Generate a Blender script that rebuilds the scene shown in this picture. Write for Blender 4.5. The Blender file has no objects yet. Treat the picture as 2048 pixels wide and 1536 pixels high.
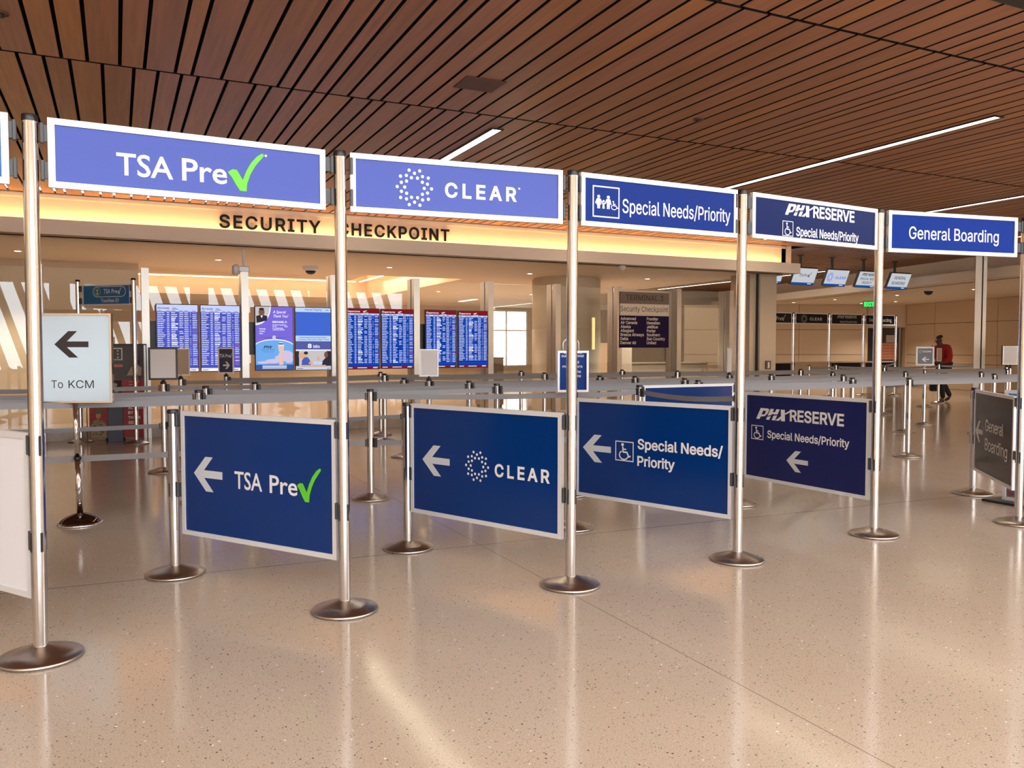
import bpy, bmesh, math, random, os
from mathutils import Vector, Matrix
from mathutils.geometry import delaunay_2d_cdt

S = bpy.context.scene
C = S.collection
PI = math.pi
rnd = random.Random(7)

# ------------------------------------------------------------------ camera
cam = bpy.data.cameras.new('camera')
cam.sensor_fit = 'HORIZONTAL'
cam.sensor_width = 36.0
cam.lens = 36.0 * 1650.87 / 2048.0
cam.clip_end = 300
camo = bpy.data.objects.new('camera', cam)
C.objects.link(camo)
camo.location = (0, 0, 1.4045)
camo.rotation_euler = (PI / 2 - 0.042588, 0, -0.447046)
S.camera = camo

# ------------------------------------------------------------------ world, view, light level
W = bpy.data.worlds.new('daylight')
S.world = W
W.use_nodes = True
bg = W.node_tree.nodes['Background']
bg.inputs[0].default_value = (0.88, 0.95, 1.0, 1)
bg.inputs[1].default_value = 10.0
S.view_settings.view_transform = 'Standard'
S.view_settings.look = 'None'
S.view_settings.gamma = 1
S.view_settings.exposure = 0.12
S.cycles.use_denoising = True
S.cycles.max_bounces = 10
S.cycles.diffuse_bounces = 5
S.cycles.glossy_bounces = 5
S.cycles.transparent_max_bounces = 24
S.cycles.caustics_reflective = False
S.cycles.caustics_refractive = False
S.cycles.sample_clamp_indirect = 6.0

HC = 3.66      # timber ceiling
HS = 3.05      # plaster soffit


def area(name, loc, sx, sy, power, col, rot=(0, 0, 0)):
    l = bpy.data.lights.new(name, 'AREA')
    l.shape = 'RECTANGLE'
    l.size = sx
    l.size_y = sy
    l.energy = power
    l.color = col
    o = bpy.data.objects.new(name, l)
    o.location = loc
    o.rotation_euler = rot
    C.objects.link(o)
    return o


def spot(name, loc, power, col):
    l = bpy.data.lights.new(name, 'SPOT')
    l.energy = power
    l.color = col
    l.spot_size = math.radians(118)
    l.spot_blend = .5
    l.shadow_soft_size = .07
    o = bpy.data.objects.new(name, l)
    o.location = loc
    C.objects.link(o)
    return o


# ------------------------------------------------------------------ materials
def srgb(r, g, b):
    def f(v):
        v /= 255.0
        return v / 12.92 if v <= 0.04045 else ((v + 0.055) / 1.055) ** 2.4
    return (f(r), f(g), f(b), 1)


MATS = {}


def mat(name, col, rough=0.5, metal=0.0, spec=0.5, coat=0.0, emit=0.0, noise=0.0, scale=40, bump=0.0):
    if name in MATS:
        return MATS[name]
    m = bpy.data.materials.new(name)
    m.use_nodes = True
    nt = m.node_tree
    b = nt.nodes['Principled BSDF']
    b.inputs['Base Color'].default_value = col
    b.inputs['Roughness'].default_value = rough
    b.inputs['Metallic'].default_value = metal
    b.inputs['Specular IOR Level'].default_value = spec
    b.inputs['Coat Weight'].default_value = coat
    b.inputs['Coat Roughness'].default_value = 0.08
    if emit:
        b.inputs['Emission Color'].default_value = col
        b.inputs['Emission Strength'].default_value = emit
    if noise or bump:
        tc = nt.nodes.new('ShaderNodeTexCoord')
        n = nt.nodes.new('ShaderNodeTexNoise')
        n.inputs['Scale'].default_value = scale
        n.inputs['Detail'].default_value = 4
        nt.links.new(tc.outputs['Object'], n.inputs['Vector'])
        if noise:
            mr = nt.nodes.new('ShaderNodeMapRange')
            mr.inputs['To Min'].default_value = 1 - noise
            mr.inputs['To Max'].default_value = 1 + noise
            nt.links.new(n.outputs['Fac'], mr.inputs['Value'])
            mx = nt.nodes.new('ShaderNodeMix')
            mx.data_type = 'RGBA'
            mx.blend_type = 'MULTIPLY'
            mx.inputs[0].default_value = 1
            mx.inputs[6].default_value = col
            nt.links.new(mr.outputs[0], mx.inputs[7])
            nt.links.new(mx.outputs[2], b.inputs['Base Color'])
        if bump:
            bp = nt.nodes.new('ShaderNodeBump')
            bp.inputs['Strength'].default_value = bump
            bp.inputs['Distance'].default_value = 0.002
            nt.links.new(n.outputs['Fac'], bp.inputs['Height'])
            nt.links.new(bp.outputs[0], b.inputs['Normal'])
    MATS[name] = m
    return m


def emat(name, col, strength):
    if name in MATS:
        return MATS[name]
    m = bpy.data.materials.new(name)
    m.use_nodes = True
    nt = m.node_tree
    nt.nodes.remove(nt.nodes['Principled BSDF'])
    e = nt.nodes.new('ShaderNodeEmission')
    e.inputs[0].default_value = col
    e.inputs[1].default_value = strength
    nt.links.new(e.outputs[0], nt.nodes['Material Output'].inputs[0])
    MATS[name] = m
    return m


def steel_mat(name, col, rough, aniso=0.0):
    m = mat(name, col, rough, 1.0)
    if aniso:
        nt = m.node_tree
        b = nt.nodes['Principled BSDF']
        b.inputs['Anisotropic'].default_value = aniso
        tg = nt.nodes.new('ShaderNodeTangent')
        tg.direction_type = 'RADIAL'
        tg.axis = 'Z'
        nt.links.new(tg.outputs[0], b.inputs['Tangent'])
    return m


STEEL = steel_mat('brushed_steel', (0.68, 0.68, 0.70, 1), 0.14)
STEELB = steel_mat('spun_steel', (0.50, 0.46, 0.43, 1), 0.27, 0.8)
FIN = steel_mat('satin_steel_cladding', (0.46, 0.43, 0.40, 1), 0.28)
CHROME = mat('chrome', (0.75, 0.74, 0.75, 1), 0.06, 1.0)
CHROMED = mat('dark_chrome', (0.16, 0.13, 0.12, 1), 0.08, 1.0)
ALU = mat('satin_aluminium', (0.82, 0.83, 0.86, 1), 0.4, 0.3)
BLACK = mat('black_plastic', (0.012, 0.012, 0.014, 1), 0.35)
GREYP = mat('dark_grey_plastic', (0.06, 0.065, 0.075, 1), 0.4)
BELT = mat('grey_belt_webbing', (0.28, 0.275, 0.295, 1), 0.6, noise=0.12, scale=120)
WHITE = mat('white_vinyl', (0.80, 0.80, 0.80, 1), 0.45)
GREYW = mat('silver_vinyl', (0.62, 0.65, 0.68, 1), 0.4)
GREEN = mat('green_vinyl', srgb(96, 205, 40), 0.45)
INK = mat('black_vinyl', (0.02, 0.02, 0.024, 1), 0.4)
LETTER = mat('black_letter_metal', (0.006, 0.005, 0.005, 1), 0.5, spec=0.2)
BLUE_L = mat('navy_blue_laminate', srgb(2, 48, 116), 0.22, spec=0.45)
BLUE_P = mat('indigo_laminate', srgb(22, 32, 92), 0.22, spec=0.45)
BLUE_T = mat('royal_blue_laminate', srgb(40, 68, 168), 0.3, spec=0.6)
BLUE_T2 = mat('deep_blue_laminate', srgb(14, 46, 126), 0.3, spec=0.12)
BLUE_T3 = mat('dark_blue_laminate', srgb(4, 30, 88), 0.3, spec=0.12)
BLUE_T4 = mat('bright_blue_laminate', srgb(2, 46, 136), 0.3, spec=0.12)
SLATE = mat('dark_slate_laminate', srgb(44, 36, 54), 0.16, spec=0.12)
WHITEP = mat('white_laminate', srgb(232, 233, 240), 0.3)
PALEB = mat('pale_blue_sheet', srgb(214, 234, 248), 0.3)
PLASTER = mat('beige_plaster', srgb(238, 221, 200), 0.7, noise=0.02, scale=3)
LIP = mat('beige_fascia_paint', srgb(240, 224, 206), 0.55)
WALLB = mat('beige_wall_panel', srgb(206, 182, 152), 0.45, noise=0.03, scale=2)
WALLJ = mat('panel_joint', (0.05, 0.04, 0.035, 1), 0.7)
COLM = mat('cream_column_cladding', srgb(220, 205, 180), 0.4)
MARBLE = mat('grey_stone_curb', srgb(190, 180, 168), 0.25, noise=0.35, scale=9)
DARKM = mat('dark_metal_trim', (0.03, 0.03, 0.032, 1), 0.4, 0.5)
PAPER = mat('white_paper', srgb(240, 240, 246), 0.6)
BLANK = mat('tan_blank_sheet', srgb(190, 170, 150), 0.5)
BROWNH = mat('taupe_sign_panel', srgb(128, 110, 100), 0.6, spec=.2)
CREAMS = mat('cream_sign_panel', srgb(224, 208, 186), 0.4)
PURPL = mat('dark_purple_sign_panel', srgb(34, 18, 60), 0.6, spec=.15)
TEAL = mat('teal_blue_laminate', srgb(30, 108, 166), 0.4)
LIME = mat('lime_vinyl', srgb(170, 205, 70), 0.4)


def glass_mat(name, tint, refl):
    m = bpy.data.materials.new(name)
    m.use_nodes = True
    nt = m.node_tree
    nt.nodes.remove(nt.nodes['Principled BSDF'])
    t = nt.nodes.new('ShaderNodeBsdfTransparent')
    t.inputs[0].default_value = tint
    g = nt.nodes.new('ShaderNodeBsdfGlossy')
    g.inputs['Roughness'].default_value = 0.0
    fr = nt.nodes.new('ShaderNodeFresnel')
    fr.inputs[0].default_value = 1.5
    mu = nt.nodes.new('ShaderNodeMath')
    mu.operation = 'MULTIPLY'
    mu.inputs[1].default_value = refl
    mx = nt.nodes.new('ShaderNodeMixShader')
    nt.links.new(fr.outputs[0], mu.inputs[0])
    nt.links.new(mu.outputs[0], mx.inputs[0])
    nt.links.new(t.outputs[0], mx.inputs[1])
    nt.links.new(g.outputs[0], mx.inputs[2])
    nt.links.new(mx.outputs[0], nt.nodes['Material Output'].inputs[0])
    return m


GLASS = glass_mat('clear_glass', (0.95, 0.96, 0.95, 1), 0.9)


def floor_mat():
    m = mat('polished_terrazzo', srgb(186, 166, 146), 0.15, spec=0.36)
    nt = m.node_tree
    b = nt.nodes['Principled BSDF']
    L = nt.links
    tc = nt.nodes.new('ShaderNodeTexCoord')

    def math_(op, a, bb=None):
        n = nt.nodes.new('ShaderNodeMath')
        n.operation = op
        for k, v in enumerate((a, bb)):
            if v is None:
                continue
            if isinstance(v, (int, float)):
                n.inputs[k].default_value = v
            else:
                L.new(v, n.inputs[k])
        return n.outputs[0]

    def mixc(fac, a, bb):
        n = nt.nodes.new('ShaderNodeMix')
        n.data_type = 'RGBA'
        L.new(fac, n.inputs[0])
        for k, v in ((6, a), (7, bb)):
            if isinstance(v, tuple):
                n.inputs[k].default_value = v
            else:
                L.new(v, n.inputs[k])
        return n.outputs[2]

    n1 = nt.nodes.new('ShaderNodeTexNoise')
    n1.inputs['Scale'].default_value = 0.9
    n1.inputs['Detail'].default_value = 3
    L.new(tc.outputs['Object'], n1.inputs['Vector'])
    n2 = nt.nodes.new('ShaderNodeTexNoise')
    n2.inputs['Scale'].default_value = 170
    n2.inputs['Detail'].default_value = 2
    L.new(tc.outputs['Object'], n2.inputs['Vector'])
    base = mixc(n1.outputs['Fac'], srgb(182, 164, 147), srgb(194, 177, 161))
    r2 = nt.nodes.new('ShaderNodeValToRGB')
    r2.color_ramp.elements[0].position = 0.35
    r2.color_ramp.elements[1].position = 0.68
    r2.color_ramp.elements[0].color = (0.78, 0.76, 0.74, 1)
    r2.color_ramp.elements[1].color = (1.08, 1.07, 1.06, 1)
    L.new(n2.outputs['Fac'], r2.inputs[0])
    mm = nt.nodes.new('ShaderNodeMix')
    mm.data_type = 'RGBA'
    mm.blend_type = 'MULTIPLY'
    mm.inputs[0].default_value = 1
    L.new(base, mm.inputs[6])
    L.new(r2.outputs[0], mm.inputs[7])
    col = mm.outputs[2]
    # stone chips: dark and a few pale ones
    for sc, thr, ca, keep in ((75, 0.17, (0.10, 0.075, 0.06, 1), 0.78), (120, 0.2, (0.24, 0.19, 0.15, 1), 0.62), (42, 0.10, (0.85, 0.80, 0.74, 1), 0.86)):
        v = nt.nodes.new('ShaderNodeTexVoronoi')
        v.inputs['Scale'].default_value = sc
        L.new(tc.outputs['Object'], v.inputs['Vector'])
        sx = nt.nodes.new('ShaderNodeSeparateColor')
        L.new(v.outputs['Color'], sx.inputs[0])
        on = math_('GREATER_THAN', sx.outputs[0], keep)
        near = math_('LESS_THAN', v.outputs['Distance'], math_('MULTIPLY', sx.outputs[1], thr * 2))
        col = mixc(math_('MULTIPLY', on, near), col, ca)
    # thin zinc divider strips
    sp = nt.nodes.new('ShaderNodeSeparateXYZ')
    L.new(tc.outputs['Object'], sp.inputs[0])
    x, y = sp.outputs[0], sp.outputs[1]
    vv = math_('ADD', y, math_('MULTIPLY', x, 0.036))
    bay = math_('ABSOLUTE', math_('SUBTRACT', math_('MODULO', math_('ADD', vv, 60 - 4.47 + 3.05), 6.1), 3.05))
    s1 = math_('LESS_THAN', bay, 0.0045)
    s2 = math_('LESS_THAN', math_('ABSOLUTE', math_('SUBTRACT', math_('MODULO', math_('ADD', x, 61 - 2.33 + 3.05), 6.1), 3.05)), 0.0025)
    col = mixc(s1, col, (0.045, 0.035, 0.03, 1))
    col = mixc(s2, col, (0.20, 0.15, 0.12, 1))
    L.new(col, b.inputs['Base Color'])
    # polish: slightly wavy
    n3 = nt.nodes.new('ShaderNodeTexNoise')
    n3.inputs['Scale'].default_value = 3.5
    n3.inputs['Detail'].default_value = 2
    L.new(tc.outputs['Object'], n3.inputs['Vector'])
    bp = nt.nodes.new('ShaderNodeBump')
    bp.inputs['Strength'].default_value = 0.05
    bp.inputs['Distance'].default_value = 0.02
    L.new(n3.outputs['Fac'], bp.inputs['Height'])
    L.new(bp.outputs[0], b.inputs['Normal'])
    mr = nt.nodes.new('ShaderNodeMapRange')
    mr.inputs['To Min'].default_value = 0.10
    mr.inputs['To Max'].default_value = 0.16
    L.new(n2.outputs['Fac'], mr.inputs['Value'])
    L.new(mr.outputs[0], b.inputs['Roughness'])
    return m


def wood_mat():
    m = mat('stained_timber', srgb(120, 70, 45), 0.38, spec=0.4)
    nt = m.node_tree
    L = nt.links
    b = nt.nodes['Principled BSDF']
    tc = nt.nodes.new('ShaderNodeTexCoord')
    geo = nt.nodes.new('ShaderNodeNewGeometry')
    mp = nt.nodes.new('ShaderNodeMapping')
    mp.inputs['Scale'].default_value = (14, 0.55, 14)
    off = nt.nodes.new('ShaderNodeVectorMath')
    off.operation = 'SCALE'
    cmb = nt.nodes.new('ShaderNodeCombineXYZ')
    for i in range(3):
        L.new(geo.outputs['Random Per Island'], cmb.inputs[i])
    off.inputs['Scale'].default_value = 37.0
    L.new(cmb.outputs[0], off.inputs[0])
    ad = nt.nodes.new('ShaderNodeVectorMath')
    L.new(tc.outputs['Object'], ad.inputs[0])
    L.new(off.outputs[0], ad.inputs[1])
    L.new(ad.outputs[0], mp.inputs[0])
    n = nt.nodes.new('ShaderNodeTexNoise')
    n.inputs['Scale'].default_value = 2.2
    n.inputs['Detail'].default_value = 6
    n.inputs['Distortion'].default_value = 0.6
    L.new(mp.outputs[0], n.inputs['Vector'])
    r1 = nt.nodes.new('ShaderNodeValToRGB')
    cr = r1.color_ramp
    cr.elements[0].color = srgb(152, 104, 78)
    cr.elements[1].color = srgb(182, 126, 78)
    e = cr.elements.new(0.35)
    e.color = srgb(170, 116, 82)
    e = cr.elements.new(0.7)
    e.color = srgb(162, 112, 90)
    L.new(geo.outputs['Random Per Island'], r1.inputs[0])
    mr = nt.nodes.new('ShaderNodeMapRange')
    mr.inputs['From Min'].default_value = 0.3
    mr.inputs['From Max'].default_value = 0.7
    mr.inputs['To Min'].default_value = 0.78
    mr.inputs['To Max'].default_value = 1.12
    L.new(n.outputs['Fac'], mr.inputs['Value'])
    mx = nt.nodes.new('ShaderNodeMix')
    mx.data_type = 'RGBA'
    mx.blend_type = 'MULTIPLY'
    mx.inputs[0].default_value = 1
    L.new(r1.outputs[0], mx.inputs[6])
    L.new(mr.outputs[0], mx.inputs[7])
    L.new(mx.outputs[2], b.inputs['Base Color'])
    return m


FLOOR = floor_mat()
WOOD = wood_mat()
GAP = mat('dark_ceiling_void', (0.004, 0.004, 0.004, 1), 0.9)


# ------------------------------------------------------------------ mesh builder
class MB:
    def __init__(self):
        self.v = []
        self.f = []
        self.m = []
        self.s = []
        self.seg = []

    def add(self, verts, faces, mi=0, smooth=False, M=None):
        o = len(self.v)
        for p in verts:
            p = Vector(p)
            if M is not None:
                p = M @ p
            self.v.append(tuple(p))
        for f in faces:
            self.f.append([o + i for i in f])
            self.m.append(mi)
            self.s.append(smooth)

    def box(self, x0, x1, y0, y1, z0, z1, mi=0, M=None, bev=0.0):
        if bev > 0:
            b = bev
            pr = [(x0 + b, y0), (x1 - b, y0), (x1, y0 + b), (x1, y1 - b), (x1 - b, y1), (x0 + b, y1), (x0, y1 - b), (x0, y0 + b)]
            n = len(pr)
            vs = []
            cx, cy = (x0 + x1) / 2, (y0 + y1) / 2
            for (k, z) in ((1, z0), (0, z0 + b), (0, z1 - b), (1, z1)):
                for (x, y) in pr:
                    if k:
                        x += b * 0.8 * (1 if x < cx else -1)
                        y += b * 0.8 * (1 if y < cy else -1)
                    vs.append((x, y, z))
            fs = [[i for i in range(n)][::-1], [3 * n + i for i in range(n)]]
            for r in range(3):
                for i in range(n):
                    j = (i + 1) % n
                    fs.append([r * n + i, r * n + j, (r + 1) * n + j, (r + 1) * n + i])
            self.add(vs, fs, mi, False, M)
            return
        vs = [(x0, y0, z0), (x1, y0, z0), (x1, y1, z0), (x0, y1, z0), (x0, y0, z1), (x1, y0, z1), (x1, y1, z1), (x0, y1, z1)]
        fs = [[3, 2, 1, 0], [4, 5, 6, 7], [0, 1, 5, 4], [1, 2, 6, 5], [2, 3, 7, 6], [3, 0, 4, 7]]
        self.add(vs, fs, mi, False, M)

    def lathe(self, prof, n=32, mi=0, M=None, cap=True, smooth=True):
        vs = []
        for (r, z) in prof:
            for i in range(n):
                a = 2 * PI * i / n
                vs.append((r * math.cos(a), r * math.sin(a), z))
        fs = []
        for k in range(len(prof) - 1):
            for i in range(n):
                j = (i + 1) % n
                fs.append([k * n + i, k * n + j, (k + 1) * n + j, (k + 1) * n + i])
        self.add(vs, fs, mi, smooth, M)
        if cap:
            self.add(vs[:n], [list(range(n))[::-1]], mi, False, M)
            self.add(vs[-n:], [list(range(n))], mi, False, M)

    def tube(self, pts, r, n=10, mi=0, M=None):
        pts = [Vector(p) for p in pts]
        vs = []
        up = Vector((0, 0, 1))
        for i, p in enumerate(pts):
            d = (pts[min(i + 1, len(pts) - 1)] - pts[max(i - 1, 0)]).normalized()
            a = d.cross(up)
            if a.length < 1e-4:
                a = Vector((1, 0, 0))
            a.normalize()
            b = a.cross(d)
            for k in range(n):
                t = 2 * PI * k / n
                vs.append(p + a * (r * math.cos(t)) + b * (r * math.sin(t)))
        fs = []
        for i in range(len(pts) - 1):
            for k in range(n):
                j = (k + 1) % n
                fs.append([i * n + k, i * n + j, (i + 1) * n + j, (i + 1) * n + k])
        fs.append(list(range(n))[::-1])
        fs.append([(len(pts) - 1) * n + k for k in range(n)])
        self.add(vs, fs, mi, True, M)

    # flat graphics: (u, z) drawn at depth y, facing -y
    def poly(self, pts, y, mi=0, M=None):
        self.add([(p[0], y, p[1]) for p in pts], [list(range(len(pts)))], mi, False, M)

    def rect(self, u0, u1, z0, z1, y, mi=0, M=None):
        self.poly([(u0, z0), (u1, z0), (u1, z1), (u0, z1)], y, mi, M)

    def tris(self, tri, y, mi=0, M=None):
        vs, fs = tri
        self.add([(p[0], y, p[1]) for p in vs], fs, mi, False, M)

    def disc(self, u, z, r, y, mi=0, n=14, rz=None, M=None):
        rz = rz or r
        self.poly([(u + r * math.cos(2 * PI * i / n), z + rz * math.sin(2 * PI * i / n)) for i in range(n)], y, mi, M)

    def stroke(self, pts, w, y, mi=0, M=None, closed=False, caps=True):
        n = len(pts)
        L_, R_ = [], []
        for i in range(n):
            a = pts[(i - 1) % n] if (closed or i > 0) else pts[i]
            c = pts[(i + 1) % n] if (closed or i < n - 1) else pts[i]
            p = pts[i]
            d1 = Vector((p[0] - a[0], p[1] - a[1]))
            d2 = Vector((c[0] - p[0], c[1] - p[1]))
            d1 = d1.normalized() if d1.length > 1e-9 else d2.normalized()
            d2 = d2.normalized() if d2.length > 1e-9 else d1
            t = (d1 + d2)
            t = t.normalized() if t.length > 1e-6 else d1
            nr = Vector((-t.y, t.x))
            k = max(0.5, abs(nr.dot(Vector((-d1.y, d1.x)))))
            L_.append((p[0] + nr.x * w / 2 / k, p[1] + nr.y * w / 2 / k))
            R_.append((p[0] - nr.x * w / 2 / k, p[1] - nr.y * w / 2 / k))
        for i in range(n if closed else n - 1):
            j = (i + 1) % n
            self.poly([R_[i], R_[j], L_[j], L_[i]], y, mi, M)

    def build(self, name, mats, parent=None, loc=None):
        me = bpy.data.meshes.new(name)
        me.from_pydata(self.v, [], self.f)
        if not isinstance(mats, (list, tuple)):
            mats = [mats]
        for m in mats:
            me.materials.append(m)
        me.polygons.foreach_set('material_index', self.m)
        me.polygons.foreach_set('use_smooth', self.s)
        me.update()
        o = bpy.data.objects.new(name, me)
        C.objects.link(o)
        if parent is not None:
            o.parent = parent
        if loc is not None:
            o.location = loc
        return o


def build_lines(mb, name, mats, parent):
    """lettering: one part per line of words"""
    cuts = [0] + mb.seg[1:] + [len(mb.f)]
    for a_, b_ in zip(cuts, cuts[1:]):
        q = MB()
        ids = {}
        for k in range(a_, b_):
            f = []
            for i in mb.f[k]:
                if i not in ids:
                    ids[i] = len(q.v)
                    q.v.append(mb.v[i])
                f.append(ids[i])
            q.f.append(f)
            q.m.append(mb.m[k])
            q.s.append(mb.s[k])
        q.build(name, mats, parent)


def empty(name, loc, rz=0.0):
    o = bpy.data.objects.new(name, None)
    o.empty_display_size = 0.1
    o.location = loc
    o.rotation_euler = (0, 0, rz)
    C.objects.link(o)
    return o


def tag(o, label=None, cat=None, group=None, kind=None):
    if label:
        o['label'] = label
    if cat:
        o['category'] = cat
    if group:
        o['group'] = group
    if kind:
        o['kind'] = kind
    return o


def thing(name, label, cat, loc=(0, 0, 0), rz=0.0, group=None):
    return tag(empty(name, loc, rz), label, cat, group)


def struct(name, mb, mats):
    return tag(mb.build(name, mats), kind='structure')


def copy_tree(o, parent=None):
    c = o.copy()
    C.objects.link(c)
    if parent is not None:
        c.parent = parent
    for ch in list(o.children):
        copy_tree(ch, c)
    return c


# ------------------------------------------------------------------ lettering: outlines -> clean flat fill
FONT_H = None
try:
    p_ = os.path.join(bpy.utils.system_resource('DATAFILES'), 'fonts', 'Inter.woff2')
    FONT_H = bpy.data.fonts.load(p_)
except Exception:
    FONT_H = None
TCACHE = {}


def outlines(body, font, spacing):
    cu = bpy.data.curves.new('glyphs', 'FONT')
    cu.body = body
    if font is not None:
        cu.font = font
    cu.size = 1.0
    cu.resolution_u = 3
    cu.space_character = spacing
    cu.fill_mode = 'NONE'
    ob = bpy.data.objects.new('glyphs', cu)
    C.objects.link(ob)
    dg = bpy.context.evaluated_depsgraph_get()
    dg.update()
    me = bpy.data.meshes.new_from_object(ob.evaluated_get(dg))
    vs = [(v.co.x, v.co.y) for v in me.vertices]
    nxt = {}
    for e in me.edges:
        a, b = e.vertices
        nxt.setdefault(a, []).append(b)
        nxt.setdefault(b, []).append(a)
    # edges of one closed curve follow vertex order
    loops = []
    seen = set()
    for s in range(len(vs)):
        if s in seen or s not in nxt:
            continue
        loop = [s]
        seen.add(s)
        cur = s
        while True:
            c = [q for q in sorted(nxt[cur]) if q not in seen]
            if not c:
                break
            cur = c[0]
            seen.add(cur)
            loop.append(cur)
        lp = [vs[i] for i in loop]
        q = [lp[0]]
        for p in lp[1:]:
            if abs(p[0] - q[-1][0]) + abs(p[1] - q[-1][1]) > 1e-5:
                q.append(p)
        if len(q) > 2 and abs(q[0][0] - q[-1][0]) + abs(q[0][1] - q[-1][1]) < 1e-5:
            q.pop()
        if len(q) > 2:
            loops.append(q)
    bpy.data.objects.remove(ob)
    bpy.data.meshes.remove(me)
    bpy.data.curves.remove(cu)
    return loops


def sarea(l):
    return sum(l[i - 1][0] * l[i][1] - l[i][0] * l[i - 1][1] for i in range(len(l))) / 2


def grow(loop, d):
    out = []
    n = len(loop)
    for i in range(n):
        p0, p, p1 = loop[i - 1], loop[i], loop[(i + 1) % n]
        a = Vector((p[0] - p0[0], p[1] - p0[1])).normalized()
        b = Vector((p1[0] - p[0], p1[1] - p[1])).normalized()
        na, nb = Vector((a.y, -a.x)), Vector((b.y, -b.x))
        m = na + nb
        if m.length < 1e-4:
            m = na
        m.normalize()
        k = max(0.45, m.dot(na))
        out.append((p[0] + m.x * d / k, p[1] + m.y * d / k))
    return out


def text2d(body, font=None, bold=0.0, spacing=1.0):
    key = (body, id(font), bold, spacing)
    if key in TCACHE:
        return TCACHE[key]
    loops = outlines(body, font, spacing)
    if not loops:
        TCACHE[key] = ([], [])
        return TCACHE[key]
    big = max(loops, key=lambda l: abs(sarea(l)))
    sg = 1 if sarea(big) > 0 else -1
    if bold:
        loops = [grow(l, bold * sg) for l in loops]
    vs, es, base = [], [], 0
    for l in loops:
        n = len(l)
        vs += [Vector(p) for p in l]
        es += [(base + i, base + (i + 1) % n) for i in range(n)]
        base += n
    rv, re, rf, _, _, _ = delaunay_2d_cdt(vs, es, [], 0, 1e-6)
    bb = [(min(p[0] for p in l), max(p[0] for p in l), min(p[1] for p in l), max(p[1] for p in l)) for l in loops]
    keep = []
    for f in rf:
        cx = sum(rv[i].x for i in f) / len(f)
        cy = sum(rv[i].y for i in f) / len(f)
        w = 0
        for l, b in zip(loops, bb):
            if not (b[0] <= cx <= b[1] and b[2] <= cy <= b[3]):
                continue
            for i in range(len(l)):
                (x0, y0), (x1, y1) = l[i - 1], l[i]
                if (y0 <= cy) != (y1 <= cy):
                    t = (cy - y0) / (y1 - y0)
                    if x0 + t * (x1 - x0) > cx:
                        w += 1 if y1 > y0 else -1
        if w != 0:
            keep.append(list(f))
    used = sorted({i for f in keep for i in f})
    ix = {a: k for k, a in enumerate(used)}
    res = ([(rv[i].x, rv[i].y) for i in used], [[ix[i] for i in f] for f in keep])
    TCACHE[key] = res
    return res


CAPH = {}


def put(mb, body, u0, u1, z0, cap, y, mi=0, font='H', bold=0.0, spacing=1.0, shear=0.0, M=None):
    """lettering with its ink from u0 to u1, baseline z0, capital height cap (u1 None: natural width)"""
    fo = FONT_H if font == 'H' else None
    k = (font, bold)
    if k not in CAPH:
        hv = text2d('H', fo, bold)[0]
        CAPH[k] = (min(p[1] for p in hv), max(p[1] for p in hv))
    c0, c1 = CAPH[k]
    vs, fs = text2d(body, fo, bold, spacing)
    if not vs:
        return
    mb.seg.append(len(mb.f))
    x0 = min(p[0] for p in vs)
    x1 = max(p[0] for p in vs)
    sz = cap / (c1 - c0)
    sx = sz if u1 is None else (u1 - u0) / (x1 - x0)
    pts = []
    for (x, yy) in vs:
        zz = (yy - c0) * sz
        pts.append((u0 + (x - x0) * sx + shear * zz, z0 + zz))
    mb.tris((pts, fs), y, mi, M)


def arrow(mb, u0, u1, z0, z1, y, mi=0, flip=False, M=None):
    sh = [(0, .5), (.425, 0), (.69, 0), (.366, .39), (1, .39), (1, .61), (.366, .61), (.675, 1), (.415, 1)]
    sh = [(1 - a if flip else a, b) for a, b in sh]
    P = [(u0 + a * (u1 - u0), z0 + b * (z1 - z0)) for a, b in sh]
    for idx in ((0, 1, 2, 3), (0, 3, 6), (0, 6, 7, 8), (3, 4, 5, 6)):
        mb.poly([P[i] for i in idx], y, mi, M)


def check(mb, u0, u1, z0, z1, y, mi=0, M=None):
    up = [(0.0, .46), (.12, .53), (.24, .52), (.40, .28), (.50, .52), (.64, .74), (.80, .91), (.94, 1.0), (.985, .995), (1.0, .95)]
    lo = [(.0, .43), (.10, .32), (.20, .16), (.32, .0), (.50, .0), (.52, .20), (.62, .45), (.75, .66), (.90, .83), (1.0, .94)]
    f = lambda p: (u0 + p[0] * (u1 - u0), z0 + p[1] * (z1 - z0))
    for i in range(len(up) - 1):
        mb.poly([f(lo[i]), f(lo[i + 1]), f(up[i + 1]), f(up[i])], y, mi, M)


def dot_ring(mb, u, z, ru, rz, y, mi=0, M=None, dot=.088):
    for rr, ph in ((.57, 18), (.8, 0), (1.0, 18)):
        for k in range(10):
            a = math.radians(ph + 36 * k)
            q = rr * .95
            mb.disc(u + ru * q * math.sin(a), z + rz * q * math.cos(a), dot * ru, y, mi, 12, dot * rz, M)


def wheelchair(mb, u0, z0, w, h, y, mi=0, M=None, box=True):
    f = lambda a, b: (u0 + a * w, z0 + b * h)
    t = 0.055 * w
    if box:
        mb.stroke([f(0.02, 0.02), f(.98, .02), f(.98, .98), f(.02, .98)], t * .8, y, mi, M, closed=True)
    mb.disc(*f(.40, .83), .075 * w, y, mi, 12, .075 * h, M)
    mb.stroke([f(.41, .74), f(.43, .46), f(.64, .45), f(.74, .24), f(.84, .27)], t * 1.25, y, mi, M)
    mb.stroke([f(.42, .60), f(.60, .60)], t, y, mi, M)
    arc = []
    for k in range(15):
        a = math.radians(120 + k * 17)
        arc.append(f(.47 + .24 * math.cos(a), .30 + .22 * math.sin(a)))
    mb.stroke(arc, t, y, mi, M)


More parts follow.
